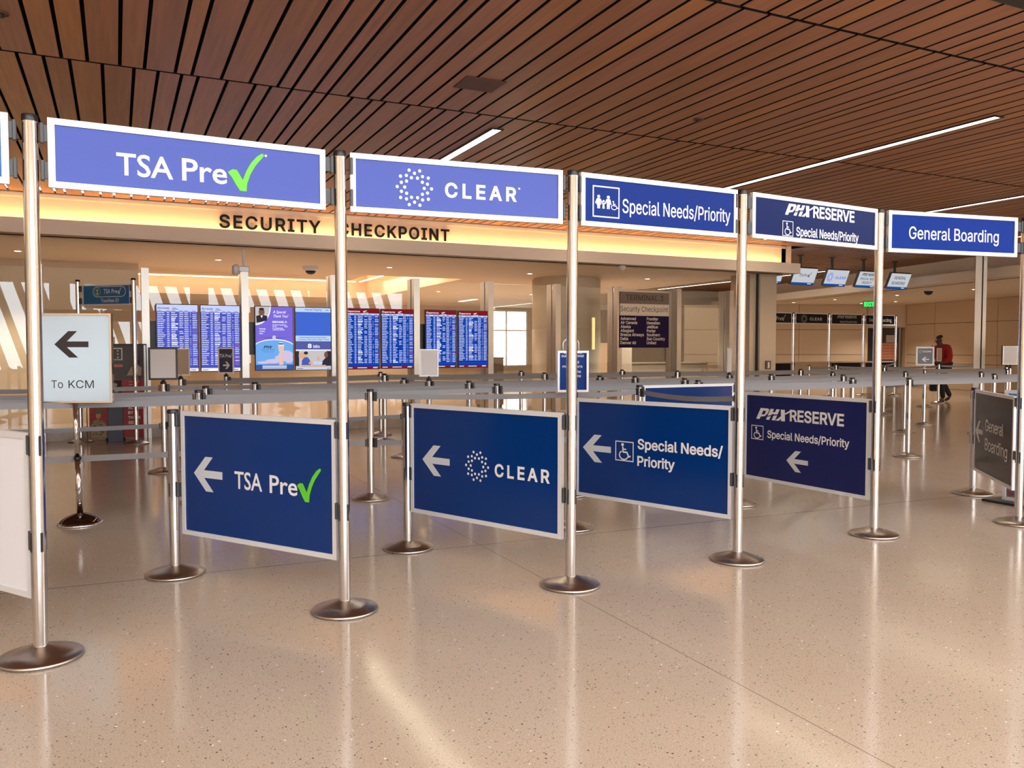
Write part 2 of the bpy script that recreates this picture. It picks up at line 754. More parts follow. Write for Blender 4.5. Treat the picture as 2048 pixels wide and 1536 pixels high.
def family(mb, u0, z0, w, h, y, mi=0, M=None):
    f = lambda a, b: (u0 + a * w, z0 + b * h)
    t = .045 * w
    mb.stroke([f(.02, .02), f(.98, .02), f(.98, .98), f(.02, .98)], t * .9, y, mi, M, closed=True)
    # woman
    mb.disc(*f(.22, .66), .055 * w, y, mi, 12, .05 * h, M)
    mb.poly([f(.17, .60), f(.13, .40), f(.17, .40), f(.17, .28), f(.27, .28), f(.27, .40), f(.31, .40), f(.27, .60)], y, mi, M)
    mb.stroke([f(.17, .59), f(.10, .44)], t * .8, y, mi, M)
    mb.stroke([f(.27, .59), f(.36, .44)], t * .8, y, mi, M)
    # child
    mb.disc(*f(.40, .52), .042 * w, y, mi, 12, .04 * h, M)
    mb.stroke([f(.33, .46), f(.40, .43), f(.48, .47)], t * .8, y, mi, M)
    mb.poly([f(.37, .46), f(.36, .28), f(.39, .28), f(.40, .36), f(.41, .28), f(.44, .28), f(.43, .46)], y, mi, M)
    # man
    mb.disc(*f(.58, .66), .058 * w, y, mi, 12, .052 * h, M)
    mb.poly([f(.52, .60), f(.53, .28), f(.57, .28), f(.58, .42), f(.59, .28), f(.63, .28), f(.64, .60)], y, mi, M)
    mb.stroke([f(.52, .59), f(.47, .45)], t * .8, y, mi, M)
    mb.stroke([f(.64, .59), f(.68, .42)], t * .8, y, mi, M)
    wheelchair(mb, u0 + .60 * w, z0 + .25 * h, .42 * w, .34 * h, y, mi, M, box=False)


def phx(mb, u0, u1, z0, z1, y, mi=0, M=None):
    f = lambda a, b: (u0 + (a + .17 * b) * (u1 - u0) / 1.28, z0 + b * (z1 - z0))
    def q(pts):
        mb.poly([f(*p) for p in pts], y, mi, M)
    # P
    q([(0, 0), (.13, 0), (.13, 1), (0, 1)])
    q([(.13, .78), (.30, .78), (.34, .9), (.28, 1), (.13, 1)])
    q([(.24, .45), (.30, .42), (.34, .55), (.34, .9), (.24, .78)])
    q([(.13, .22), (.28, .30), (.30, .42), (.24, .45), (.13, .42)])
    # H cut by a rising stripe
    q([(.37, 0), (.49, 0), (.49, .34), (.37, .26)])
    q([(.37, .36), (.49, .44), (.49, 1), (.37, 1)])
    q([(.49, .52), (.58, .56), (.58, .74), (.49, .70)])
    q([(.58, 0), (.70, 0), (.70, .46), (.58, .40)])
    q([(.58, .50), (.70, .56), (.70, 1), (.58, 1)])
    # X with a long wing
    q([(.74, 1), (.88, 1), (1.06, 0), (.92, 0)])
    y -= .0004
    q([(.71, 0), (.84, 0), (.94, .42), (.87, .48)])
    q([(.90, .60), (.99, .61), (1.18, 1.0), (1.06, .96)])


# ------------------------------------------------------------------ the building
X0, X1, Y0, Y1 = -9.0, 36.0, -13.0, 34.0
fb = MB()
fb.box(X0, X1, Y0, Y1, -0.12, 0.0)
struct('floor', fb, FLOOR)

# timber ceiling: planks of three widths in bays, dark void over the gaps
cb = MB()
bays = [(3.56, 4.34), (4.372, 7.37), (7.402, 10.395), (10.427, 13.77), (13.79, 16.45), (16.47, 19.5), (19.52, 22.5), (22.52, 26.0)]
wr = random.Random(23)
for bi, (ya, yb) in enumerate(bays):
    x = -8.6 if bi < 4 else 13.95
    xe = 33.0 if bi < 4 else 27.0
    last = None
    while x < xe:
        w = wr.choice([.10, .152, .152, .203, .203])
        if w == last and w < .11:
            w = .203
        last = w
        cb.box(x, x + w, ya, yb, HC, HC + .02, 0)
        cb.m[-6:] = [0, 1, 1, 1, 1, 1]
        x += w + .027
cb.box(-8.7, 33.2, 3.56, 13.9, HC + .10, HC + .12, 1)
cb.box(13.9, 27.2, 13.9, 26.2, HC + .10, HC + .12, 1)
struct('ceiling', cb, [WOOD, GAP])

# bulkhead where the timber ceiling stops, and the tall hall behind the camera
t1 = MB()
t1.box(-9, 33.2, 3.44, 3.54, HC - .02, HC + .05, 1)
t1.box(-9, 33.2, 3.42, 3.56, HC + .05, 7.9, 0)
struct('trim_1', t1, [LIP, DARKM])

r_ = MB()                       # unseen hall roof; long skylight opening added to light the foreground
r_.box(-9.2, 36, -13.2, -9.5, 7.9, 8.1)
r_.box(-9.2, 36, -4.0, 3.6, 7.9, 8.1)
for k in range(16):
    r_.box(-9.2 + k * 3.0, -9.0 + k * 3.0, -9.5, -4.0, 7.85, 8.1)
struct('ceiling.001', r_, PLASTER)
wl = MB()
wl.box(-9.2, -9.0, -13, 34, 0, 8)
struct('wall_left', wl, WALLB)
wr_ = MB()
wr_.box(36.0, 36.2, -13, 34, 0, 8)
struct('wall_right', wr_, WALLB)
# glazed front behind the camera: raking fins, open to the daylight
fa = MB()
fa.box(-9, 36, -13.1, -12.9, 0, .5)
fa.box(-9, 36, -13.1, -12.9, 4.3, 8.0)
fa.box(-9, -6.2, -13.1, -12.9, .5, 4.3)
fa.box(13.6, 36, -13.1, -12.9, .5, 4.3)
for x in (-2.6, 3.2, 8.8):  # unseen piers and closed ends, added to shape post and glass reflections
    fa.box(x, x + .8, -13.25, -12.95, .5, 4.3)
x = -6.1
while x < 14.4:
    M_ = Matrix.Translation((x, -13, 0))
    fa.add([(0, -.1, .5), (.30, -.1, .5), (.30, .1, .5), (0, .1, .5), (-1.15, -.1, 4.3), (-.85, -.1, 4.3), (-.85, .1, 4.3), (-1.15, .1, 4.3)],
           [[3, 2, 1, 0], [4, 5, 6, 7], [0, 1, 5, 4], [1, 2, 6, 5], [2, 3, 7, 6], [3, 0, 4, 7]], 0, False, M_)
    x += .82
struct('wall_front', fa, WALLB)

# fascia over the checkpoint: lit upper wall, projecting lip, soffit
YF, YL = 13.86, 13.62
t2 = MB()
t2.box(-9, 13.32, YF, YF + .12, 3.05, HC + .05, 0)
t2.box(-9, 13.30, YF - .012, YF, HC - .06, HC - .005, 1)
t2.box(13.20, 13.32, YF, 24, 3.05, HC + .05, 0)
struct('wall_back', t2, [PLASTER, LIP])
t3 = MB()
t3.box(-9, 13.52, YL, YL + .05, HS, HS + .215, 0)
t3.box(-9, 13.52, YL + .05, YF, HS + .06, HS + .09, 0)
t3.box(13.47, 13.52, YL + .05, 24, HS, HS + .215, 0)
struct('trim_2', t3, LIP)
cv = MB()
cv.box(-8.9, 13.2, YL + .09, YL + .15, HS + .13, HS + .15, 0)
COVE = emat('warm_cove_lamp', (1.0, 0.62, 0.26, 1), 17.0)
COVE2 = emat('dim_cove_lamp', (1.0, 0.62, 0.32, 1), 11.0)
tag(cv.build('cove_light', COVE), 'long warm cove lamp hidden behind the fascia lip over the checkpoint', 'light')

# soffit 3.05 m with the raised warm coffer beyond the glass
sf = MB()
sf.box(-9, 13.52, YL + .05, 18.15, HS, HS + .05)
sf.box(7.4, 13.52, 18.15, 34, HS, HS + .05)
sf.box(-9, 7.4, 26.5, 34, HS, HS + .05)
sf.box(-9, 7.5, 18.1, 18.2, HS + .05, HS + .75)
sf.box(7.4, 7.5, 18.1, 26.6, HS + .05, HS + .75)
sf.box(-9, 7.5, 26.5, 26.6, HS + .05, HS + .75)
sf.box(-9, 7.5, 18.1, 26.6, HS + .75, HS + .8)
sf.box(-9, 6.6, 19.2, 25.4, HS + .48, HS + .53)
struct('ceiling.002', sf, PLASTER)
cv2 = thing('cove_light', 'warm cove lamp around the raised ceiling behind the glass', 'light', (0, 18.4, HS + .5))
for (x0, x1, y0, y1) in ((-8.5, 7.0, -.05, .01), (7.1, 7.16, .1, 7.8), (-8.5, 7.0, 7.8, 7.86)):
    q_ = MB()
    q_.box(x0, x1, y0, y1, 0, .02, 0)
    q_.build('lamp_strip', COVE2, cv2)

# right hand side: splayed beam with lip, soffit behind it
def beamx(y):
    return 18.13 + .2229 * (y - 11.85)


rb = MB()
for (dx0, dx1, z0, z1, mi) in ((0, .06, HS, HS + .22, 0), (.55, .67, HS, HC + .1, 1), (.06, .6, HS + .06, HS + .09, 0)):
    a, b = 2.0, 26.3
    vs = []
    for (yy) in (a, b):
        for dx in (dx0, dx1):
            for z in (z0, z1):
                vs.append((beamx(yy) + dx, yy, z))
    rb.add(vs, [[0, 1, 3, 2], [4, 6, 7, 5], [0, 4, 5, 1], [2, 3, 7, 6], [1, 5, 7, 3], [0, 2, 6, 4]], mi)
struct('trim_3', rb, [LIP, PLASTER])
rs = MB()
vs = [(beamx(2) + .06, 2, HS), (36, 2, HS), (36, 34, HS), (13.6, 34, HS), (13.6, 26.3, HS), (beamx(26.3) + .06, 26.3, HS)]
rs.add(vs + [(p[0], p[1], HS + .05) for p in vs], [[0, 1, 2, 3, 4, 5][::-1], [6, 7, 8, 9, 10, 11]] + [[i, (i + 1) % 6, 6 + (i + 1) % 6, 6 + i] for i in range(6)])
rs.box(13.52, 23.5, 26.2, 26.4, HS, HC + .3)
rs.box(13.3, 13.52, 13.9, 26.4, HS + .05, HC + .3)
struct('ceiling.003', rs, PLASTER)


def panel_wall(name, p0, p1, z1, seams_u, seams_z, holes=()):
    """a clad wall with dark open joints; p0 -> p1 left to right seen from the hall"""
    p0, p1 = Vector(p0), Vector(p1)
    ln = (p1 - p0).length
    ang = math.atan2(p1.y - p0.y, p1.x - p0.x)
    M_ = Matrix.Translation((p0.x, p0.y, 0)) @ Matrix.Rotation(ang, 4, 'Z')
    mb = MB()
    us = [0] + list(seams_u) + [ln]
    zs = [0] + list(seams_z) + [z1]
    for i in range(len(us) - 1):
        for j in range(len(zs) - 1):
            if (i, j) in holes:
                continue
            mb.box(us[i] + .008, us[i + 1] - .008, -.03, 0, zs[j] + .008, zs[j + 1] - .008, 0, M_)
    mb.box(0, ln, 0, .15, 0, z1, 1, M_)
    struct(name, mb, [WALLB, WALLJ])
    return M_


w1a, w1b = (19.2, 25.15), (25.35, 22.2)
M1 = panel_wall('wall_back.001', w1a, w1b, HS, (1.9, 4.3), (.88, 1.19, 2.12))
M2 = panel_wall('wall_right.001', (26.65, 21.5), (24.0, 9.5), HS, (1.5, 4.3, 7.1, 9.9), (.88, 1.19, 2.3))
dr = MB()      # recessed door bay between the two clad walls
dM = Matrix.Translation((25.35, 22.2, 0)) @ Matrix.Rotation(math.atan2(21.5 - 22.2, 26.65 - 25.35), 4, 'Z')
dr.box(0, 1.5, .35, .45, 0, HS, 0, dM)
dr.box(-.02, .05, -.05, .4, 0, HS, 0, dM)
dr.box(1.43, 1.5, -.05, .4, 0, HS, 0, dM)
dr.box(0, 1.48, -.05, .4, 2.2, HS, 0, dM)
dr.box(.10, .16, .25, .36, 0, 2.2, 2, dM)
dr.box(.66, .70, .25, .36, 0, 2.2, 2, dM)
dr.box(1.32, 1.38, .25, .36, 0, 2.2, 2, dM)
dr.box(.16, .66, .30, .36, .02, 2.18, 1, dM)
dr.box(.70, 1.32, .30, .36, .02, 2.18, 1, dM)
struct('door_1', dr, [WALLB, mat('dark_door_glass', (.05, .04, .035, 1), .15), FIN])

# rear wall of the security hall with bright window openings
rw = MB()
yw = 30.0
opn = [(13.2, 15.1, .7, 2.95), (18.0, 18.6, .7, 2.95), (18.9, 19.6, .0, 2.95)]
xs = -9
for (a, b, z0, z1) in opn:
    rw.box(xs, a, yw, yw + .2, 0, HS)
    rw.box(a, b, yw, yw + .2, 0, z0)
    rw.box(a, b, yw, yw + .2, z1, HS)
    xs = b
rw.box(xs, 36, yw, yw + .2, 0, HS)
struct('wall_rear', rw, WALLB)
for i, (a, b, z0, z1) in enumerate(opn):
    f = MB()
    for xx in (a, (a + b) / 2 - .03, b - .06):
        f.box(xx, xx + .06, yw + .04, yw + .12, z0, z1)
    for zz in (z0, (z0 + z1) * .58, z1 - .05):
        f.box(a, b, yw + .05, yw + .11, zz, zz + .05)
    w_ = struct('window_%d' % (i + 1), f, ALU)
    g = MB()
    g.box(a + .02, b - .02, yw + .075, yw + .083, z0, z1)
    g.build('pane', GLASS, w_)
# what stands outside: a low pale building and apron
bd = thing('building', 'low pale building seen through the far windows behind the glass', 'building', (20, 62, 0))
ob = MB()
ob.box(-15, 20, 0, 13, 0, 7.5, 0)
ob.build('wall', mat('pale_stone', srgb(225, 215, 200), .8), bd)
for i in range(12):
    ob = MB()
    ob.box(-14 + i * 2.8, -12 + i * 2.8, -.05, 0, 3.6, 4.6)
    ob.build('window', mat('blue_grey_window', srgb(120, 140, 150), .3), bd)
og = MB()
og.box(-30, 60, 34.2, 80, -.15, -.02)
struct('floor.001', og, mat('concrete_apron', srgb(200, 195, 185), .9))

# beige wall close behind the left panes
lw = MB()
lw.box(-8.9, .42, 17.6, 17.75, 0, HS)
struct('wall_left.001', lw, WALLB)

# drum column and low things inside the hall
cm = MB()
cm.lathe([(.80, 0), (.80, 1.85), (.785, 1.855), (.785, 1.875), (.80, 1.88), (.80, HS - .04), (.76, HS - .04), (.76, HS)], 48, 0)
co = cm.build('column', COLM, None, (9.55, 16.98, 0))
tag(co, kind='structure')

# ---- steel and glass screen wall at Y = 14.3
fx = [-2.5, -1.03, .43, 1.93, 3.41, 4.90, 6.36, 7.80, 9.22, 10.70, 12.1]
proto = MB()
proto.box(-.055, .055, -.02, .12, 0, 2.67)
proto.box(-.04, .04, .12, .17, 0, 2.66)
proto.box(-.055, .055, .17, .36, 0, 2.67)
pm = None
for i, x in enumerate(fx):
    if pm is None:
        o = proto.build('pillar', FIN)
        pm = o
    else:
        o = pm.copy()
        C.objects.link(o)
    o.location = (x, 14.2, 0)
    o['kind'] = 'structure'
cbm = MB()
cbm.box(-8.9, 12.6, 14.28, 14.46, 0, .15, 0)
cbm.box(-8.9, 12.6, 14.30, 14.44, .15, .20, 1)
struct('trim_4', cbm, [MARBLE, FIN])
xs = [-8.9] + fx + [12.75]
for i in range(len(xs) - 1):
    g = MB()
    g.box(xs[i] + .045, xs[i + 1] - .045, 14.338, 14.348, .2, 2.64)
    struct('window_%d' % (i + 10), g, GLASS)
bs = MB()       # wide steel column that ends the screen wall
bs.box(12.55, 12.72, 14.12, 14.75, 0, HS)
bs.box(12.76, 13.22, 14.02, 14.8, 0, HS)
bs.box(12.72, 12.76, 14.2, 14.7, 0, HS)
struct('pillar', bs, FIN)
sm = MB()
sm.box(12.93, 13.07, 14.0, 14.02, .95, 1.14, 1)
sm.box(12.975, 13.025, 13.995, 14.0, .98, 1.11, 0)
tag(sm.build('wall_plate', [ALU, BROWNH]), 'small metal plate set low in the wide steel column', 'plate')

# steel clad columns on the right hand side
rc = MB()
cM = Matrix.Translation((17.85, 12.45, 0)) @ Matrix.Rotation(-.9, 4, 'Z')
rc.box(-.115, .015, -.1, .12, 0, HC, 0, cM)
rc.box(.045, .115, -.07, .12, 0, HC, 0, cM)
rc.box(.015, .045, -.02, .12, 0, HC, 1, cM)
struct('pillar', rc, [FIN, DARKM])
rc2 = MB()
rc2.lathe([(.42, 0), (.42, HS)], 40)
o = rc2.build('pillar', mat('dark_satin_steel', (.30, .27, .25, 1), .3, 1.0), None, (24.55, 15.1, 0))
o['kind'] = 'structure'

# things beyond the glass
def crate(name, label, cat, x0, x1, y0, y1, z0, z1, m, top=None):
    t = thing(name, label, cat, ((x0 + x1) / 2, (y0 + y1) / 2, 0))
    w, d = (x1 - x0) / 2, (y1 - y0) / 2
    a = MB()
    a.box(-w, w, -d, d, max(z0, .04), z1 - .03, 0, bev=.008)
    a.build('body', m, t)
    b = MB()
    b.box(-w - .015, w + .015, -d - .015, d + .015, z1 - .03, z1, 0)
    b.build('top', top or m, t)
    c = MB()
    c.box(-w + .03, w - .03, -d + .03, d - .03, 0, .04, 0)
    c.build('plinth', DARKM, t)
    return t


crate('podium', 'pale tan podium standing beyond the glass, just right of the round column', 'podium', 10.95, 11.55, 17.2, 17.8, 0, 1.55, PLASTER)
crate('counter', 'grey tan counter seen through the glass under the airline directory sign', 'counter', 11.7, 14.2, 17.6, 18.3, 0, 1.05, mat('grey_tan_laminate', srgb(160, 145, 125), .5))
crate('equipment_cabinet', 'taupe equipment cabinet beyond the glass, left of the round column', 'cabinet', 8.0, 8.5, 18.2, 18.8, 0, 1.2, mat('taupe_laminate', srgb(130, 112, 95), .5))
ws = thing('wall_lamp', 'slim lit yellow panel on the round column behind the glass', 'lamp', (9.80, 16.19, 1.75))
a = MB()
a.box(-.05, .05, -.035, .02, -.38, .38, 0)
a.build('housing', ALU, ws)
a = MB()
a.box(-.035, .035, -.04, -.034, -.36, .36, 0)
a.build('diffuser', emat('amber_panel', (1, .62, .2, 1), 1.4), ws)

# ------------------------------------------------------------------ ceiling lights
STRIP = emat('linear_lamp', (1.0, .86, .62, 1), 14.0)


def strip(label, x, ya, yb, w=.095):
    t = thing('linear_ceiling_light', label, 'ceiling light', (x, (ya + yb) / 2, HC), 0, 'recessed linear lights in the timber ceiling')
    h = (yb - ya) / 2
    a = MB()
    a.box(-w / 2 - .02, -w / 2, -h, h, -.012, .03)
    a.box(w / 2, w / 2 + .02, -h, h, -.012, .03)
    a.box(-w / 2 - .02, w / 2 + .02, -h - .02, -h, -.012, .03)
    a.box(-w / 2 - .02, w / 2 + .02, h, h + .02, -.012, .03)
    a.build('trim', DARKM, t)
    b = MB()
    b.box(-w / 2, w / 2, -h, h, -.006, .0)
    b.build('diffuser', STRIP, t)


strip('short bright light strip in the timber ceiling above the dotted ring header sign', 3.57, 7.8, 12.9)
strip('longest bright light strip in the timber ceiling, ending above the family pictogram header', 7.76, 5.28, 12.9)
strip('bright light strip in the timber ceiling at the right edge, over the General Boarding header', 12.1, 6.9, 13.2)
strip('far light strip in the timber ceiling running behind the hanging monitors', 18.6, 17.2, 26.0)
strip('light strip in the timber ceiling beyond the right edge of the picture', 16.4, 5.5, 12.9)

DOWN = emat('downlight_lamp', (1.0, .88, .68, 1), 16.0)


def downlight(label, x, y, z=HS, col=None):
    t = thing('downlight', label, 'ceiling light', (x, y, z), 0, 'round recessed downlights')
    a = MB()
    a.lathe([(.055, -.006), (.085, -.006), (.088, 0)], 20, 0, cap=False)
    a.build('trim_ring', LIP, t)
    b = MB()
    b.lathe([(.001, -.003), (.057, -.003)], 20, 0, cap=False)
    b.build('lens', DOWN, t)


for (x, lb) in ((-1.46, 'round downlight in the soffit at far left, beside the first tall post'),
                (1.74, 'round downlight in the soffit under the S of the black wall letters'),
                (5.02, 'round downlight in the soffit below the last T of the black wall letters'),
                (8.20, 'round downlight in the soffit just left of the round column'),
                (11.3, 'round downlight in the soffit just right of the round column')):
    downlight(lb, x, 16.2)
for (x, y, lb) in ((21.78, 22.25, 'leftmost round downlight in the soffit behind the splayed beam'),
                   (21.7, 20.3, 'round downlight behind the splayed beam, under the ring monitor'),
                   (24.4, 21.6, 'round downlight behind the splayed beam, left of the exit sign'),
                   (21.63, 17.8, 'round downlight behind the splayed beam, right under the last monitor'),
                   (24.54, 20.25, 'lower round downlight behind the splayed beam, right of the exit sign'),
                   (21.51, 15.2, 'rightmost round downlight behind the splayed beam, beside the steel column'),
                   (8.44, 28.9, 'farthest round downlight behind the glass above the departure screens'),
                   (8.39, 22.4, 'round downlight behind the glass above the last departure screen'),
                   (11.39, 22.4, 'round downlight behind the glass left of the directory sign')):
    downlight(lb, x, y)
isl = thing('linear_ceiling_light', 'short slanting light strip in the soffit behind the glass, above the last departure screen', 'ceiling light', (10.76, 25.9, HS))
a = MB()
a.box(-.09, .09, -.75, .75, -.008, 0)
a.build('trim', LIP, isl)
a = MB()
a.box(-.06, .06, -.7, .7, -.014, -.008)
a.build('diffuser', DOWN, isl)

# lamps giving the rooms their level (spots near the downlights, area fills added without a fixture)
area('interior_fill', (10.6, 21.5, HS - .02), 3.5, 4, 130, (1, .86, .7))
area('interior_fill', (3, 22.0, HS + .4), 9, 5, 360, (1, .82, .64))
for (x, y) in ((8.4, 23), (11.4, 23), (8.4, 28), (11.9, 16.8), (5.0, 16.2), (1.9, 17.0), (-1.46, 16.2)):
    spot('downlight_lamp', (x, y, HS - .02), 330, (1, .88, .74))
for (x, y) in ((21.7, 21), (21.6, 17), (24.4, 20.6), (21.5, 13)):
    spot('downlight_lamp', (x, y, HS - .02), 200, (1, .88, .74))

# small ceiling fittings
def fitting(name, label, cat, loc, prof, m, parts=()):
    t = thing(name, label, cat, loc)
    a = MB()
    a.lathe(prof, 20)
    a.build('body', m, t)
    for (n_, pr, mm) in parts:
        b = MB()
        b.lathe(pr, 20)
        b.build(n_, mm, t)
    return t


fitting('security_camera', 'white dome camera on the soffit above the visual paging screen', 'camera', (3.54, 16.7, HS), [(.16, 0), (.16, -.05), (.12, -.09)][::-1], WHITEP,
        [('dome', [(.02, -.16), (.07, -.145), (.10, -.11), (.105, -.085)], BLACK)])
fitting('smoke_detector', 'white smoke detector on the soffit, right of the third tall post', 'smoke detector', (9.12, 13.95, HS), [(.05, -.07), (.07, -.04), (.08, 0)], WHITEP,
        [('sensor', [(.03, -.09), (.035, -.07)], LIP)])
fitting('security_camera', 'black dome camera on the soffit edge by the right steel column', 'camera', (20.7, 16.0, HS), [(.03, -.13), (.09, -.10), (.12, -.04), (.12, 0)], BLACK,
        [('mount', [(.13, -.02), (.13, 0)], WHITEP)])
fitting('sprinkler_cover', 'small round brown cover in the timber ceiling above the family pictogram header', 'sprinkler', (5.2, 6.61, HC), [(.05, -.012), (.055, 0)], mat('brown_cover', srgb(88, 52, 34), .5),
        [('head', [(.02, -.03), (.022, -.012)], DARKM)])
fitting('sprinkler_cover', 'small round cover in the timber ceiling at the top left corner', 'sprinkler', (-.66, 6.58, HC), [(.05, -.012), (.055, 0)], mat('brown_cover', srgb(88, 52, 34), .5),
        [('head', [(.02, -.03), (.022, -.012)], DARKM)])
av = MB()
av.box(2.66, 3.02, 6.40, 6.72, HC - .006, HC, 0)
tag(av.build('access_panel', mat('dark_timber_hatch', srgb(84, 46, 36), .5)), 'dark square access panel in the timber ceiling above the dotted ring header', 'panel')
cc = thing('security_camera', 'white bracket camera standing on top of the steel pillar right of the arrivals screens', 'camera', (1.93, 14.3, 2.67))
a = MB()
a.lathe([(.022, .10), (.022, .38)], 12)
a.build('stem', WHITEP, cc)
a = MB()
a.box(-.09, .09, -.05, .05, 0, .10, bev=.015)
a.build('bracket', ALU, cc)
a = MB()
a.lathe([(.035, -.02), (.06, 0), (.06, .12), (.03, .15)], 16, M=Matrix.Translation((-.13, -.05, -.03)))
a.build('camera_head', WHITEP, cc)

# ------------------------------------------------------------------ wall letters
wlt = thing('wall_lettering', 'raised black letters reading SECURITY CHECKPOINT on the lit fascia wall', 'sign', (0, YF, 3.315))
for (word, u0, u1) in (('SECURITY', 1.507, 3.105), ('CHECKPOINT', 3.40, 5.39)):
    vs, fs = text2d(word, FONT_H, .017, 1.14)
    xa, xb = min(p[0] for p in vs), max(p[0] for p in vs)
    hv = text2d('H', FONT_H, .017)[0]
    c0, c1 = min(p[1] for p in hv), max(p[1] for p in hv)
    # place letter by letter so each is a body of its own
    adv = []
    for i, ch in enumerate(word):
        pre = text2d(word[:i + 1], FONT_H, .017, 1.14)[0]
        cv_ = text2d(ch, FONT_H, .017, 1.14)[0]
        wid = max(p[0] for p in cv_) - min(p[0] for p in cv_)
        xr = max(p[0] for p in pre)
        adv.append(xr - wid)
    sx = (u1 - u0) / (xb - xa)
    sz = .21 / (c1 - c0)
    for ch, ax in zip(word, adv):
        cv_, cf_ = text2d(ch, FONT_H, .017, 1.14)
        cx = min(p[0] for p in cv_)
        pts = [(u0 + (p[0] - cx + ax - xa) * sx, (p[1] - c0) * sz) for p in cv_]
        m_ = MB()
        yf, yb = -.045, -.020
        n = len(pts)
        edge = {}
        for f in cf_:
            for i in range(len(f)):
                e = (f[i], f[(i + 1) % len(f)])
                edge[e] = 1
        m_.add([(p[0], yf, p[1]) for p in pts] + [(p[0], yb, p[1]) for p in pts],
               [list(f) for f in cf_] + [[n + i for i in reversed(f)] for f in cf_]
               + [[b, a, n + a, n + b] for (a, b) in edge if (b, a) not in edge])
        xm = sum(p[0] for p in pts) / n
        m_.box(xm - .006, xm + .006, -.02, 0, .09, .10)
        m_.build('letter', LETTER, wlt)

# ------------------------------------------------------------------ posts
ROT = math.radians(-62)


def slots(mb, z0, z1, r=.0318, rot=ROT):
    for k in range(4):
        M_ = Matrix.Rotation(rot + k * PI / 2, 4, 'Z')
        mb.box(r - .004, r + .0035, -.0055, .0055, z0, z1, 0, M_, bev=.002)


def base_mb():
    a = MB()
    a.lathe([(.172, 0), (.178, .004), (.178, .012), (.172, .018), (.10, .040), (.045, .057), (.036, .060)], 48)
    return a


post0 = empty('sign_post', (0, 0, 0))
base_mb().build('base', STEELB, post0)
a = MB()
a.lathe([(.0318, .055), (.0318, .588)], 28, 0, cap=False)
a.lathe([(.0312, .588), (.0312, .592)], 28, 0, cap=False)
a.lathe([(.0318, .592), (.0318, 1.028)], 28, 0, cap=False)
a.lathe([(.0312, 1.028), (.0312, 1.032)], 28, 0, cap=False)
a.lathe([(.0318, 1.032), (.0318, 2.415)], 28, 0, cap=False)
a.build('pole', STEEL, post0)
a = MB()
a.lathe([(.033, 2.41), (.033, 2.436), (.030, 2.44)], 28)
a.build('cap', BLACK, post0)
for (z0, z1) in ((.49, .578), (.925, 1.015)):
    a = MB()
    slots(a, z0, z1)
    a.build('belt_receiver', BLACK, post0)
low0 = empty('stanchion', (0, 0, 0))
base_mb().build('base', STEELB, low0)
a = MB()
a.lathe([(.0318, .055), (.0318, .588)], 24, 0, cap=False)
a.lathe([(.0312, .588), (.0312, .592)], 24, 0, cap=False)
a.lathe([(.0318, .592), (.0318, 1.01)], 24, 0, cap=False)
a.build('pole', STEEL, low0)
a = MB()
a.lathe([(.034, 1.005), (.034, 1.027), (.030, 1.031)], 24)
a.build('cap', BLACK, low0)
a = MB()
slots(a, .925, 1.0)
a.build('belt_receiver', BLACK, low0)

POST = {}


def place(proto_, key, x, y, label, group, lean=(0, 0), first={}):
    if proto_.name not in first:
        first[proto_.name] = 1
        o = proto_
    else:
        o = copy_tree(proto_)
    o.location = (x, y, 0)
    o.rotation_euler = (lean[0], lean[1], 0)
    tag(o, label, 'sign post' if proto_ is post0 else 'stanchion', group)
    POST[key] = o
    return o


G1 = 'tall posts of the header sign row'
talls = [('T-', -1.75, 4.20, 'tall steel post holding the outer end of the blue header sign cut off at left', (0, 0)),
         ('T0', -.333, 4.261, 'tall steel post between the white lower panel and the green check mark header', (0, .003)),
         ('T1', 1.084, 4.337, 'tall steel post between the green check mark header and the dotted ring header', (0, -.003)),
         ('T2', 2.409, 4.221, 'tall steel post between the dotted ring header and the family pictogram header', (0, .003)),
         ('T3', 3.704, 4.256, 'tall steel post between the family pictogram header and the reserve header', (0, .003)),
         ('T4', 5.134, 4.390, 'tall steel post between the reserve header and the General Boarding header', (0, 0)),
         ('T5', 6.52, 4.177, 'tall steel post ending the header row at right, beside the landscape poster', (0, -.003))]
for k, x, y, lb, ln in talls:
    place(post0, k, x, y, lb, G1, ln)
place(post0, 'U0', -.50, 14.05, 'tall steel post at the left end of the teal Touchless ID header', 'tall posts of the teal header')
place(post0, 'U1', .25, 13.37, 'tall steel post at the right end of the teal Touchless ID header', 'tall posts of the teal header')
for i, x in enumerate((16.13, 17.53, 18.93, 20.33, 21.73)):
    place(post0, 'V%d' % i, x, 17.9, ['far tall post hidden by the wide steel column, left end of the distant black headers',
                                      'far tall post between the distant check mark header and the distant ring header',
                                      'far tall post between the distant ring header and the distant reserve header',
                                      'far tall post between the distant reserve and Boarding headers',
                                      'far tall post at the right end of the distant black headers'][i], 'tall posts of the distant header row')

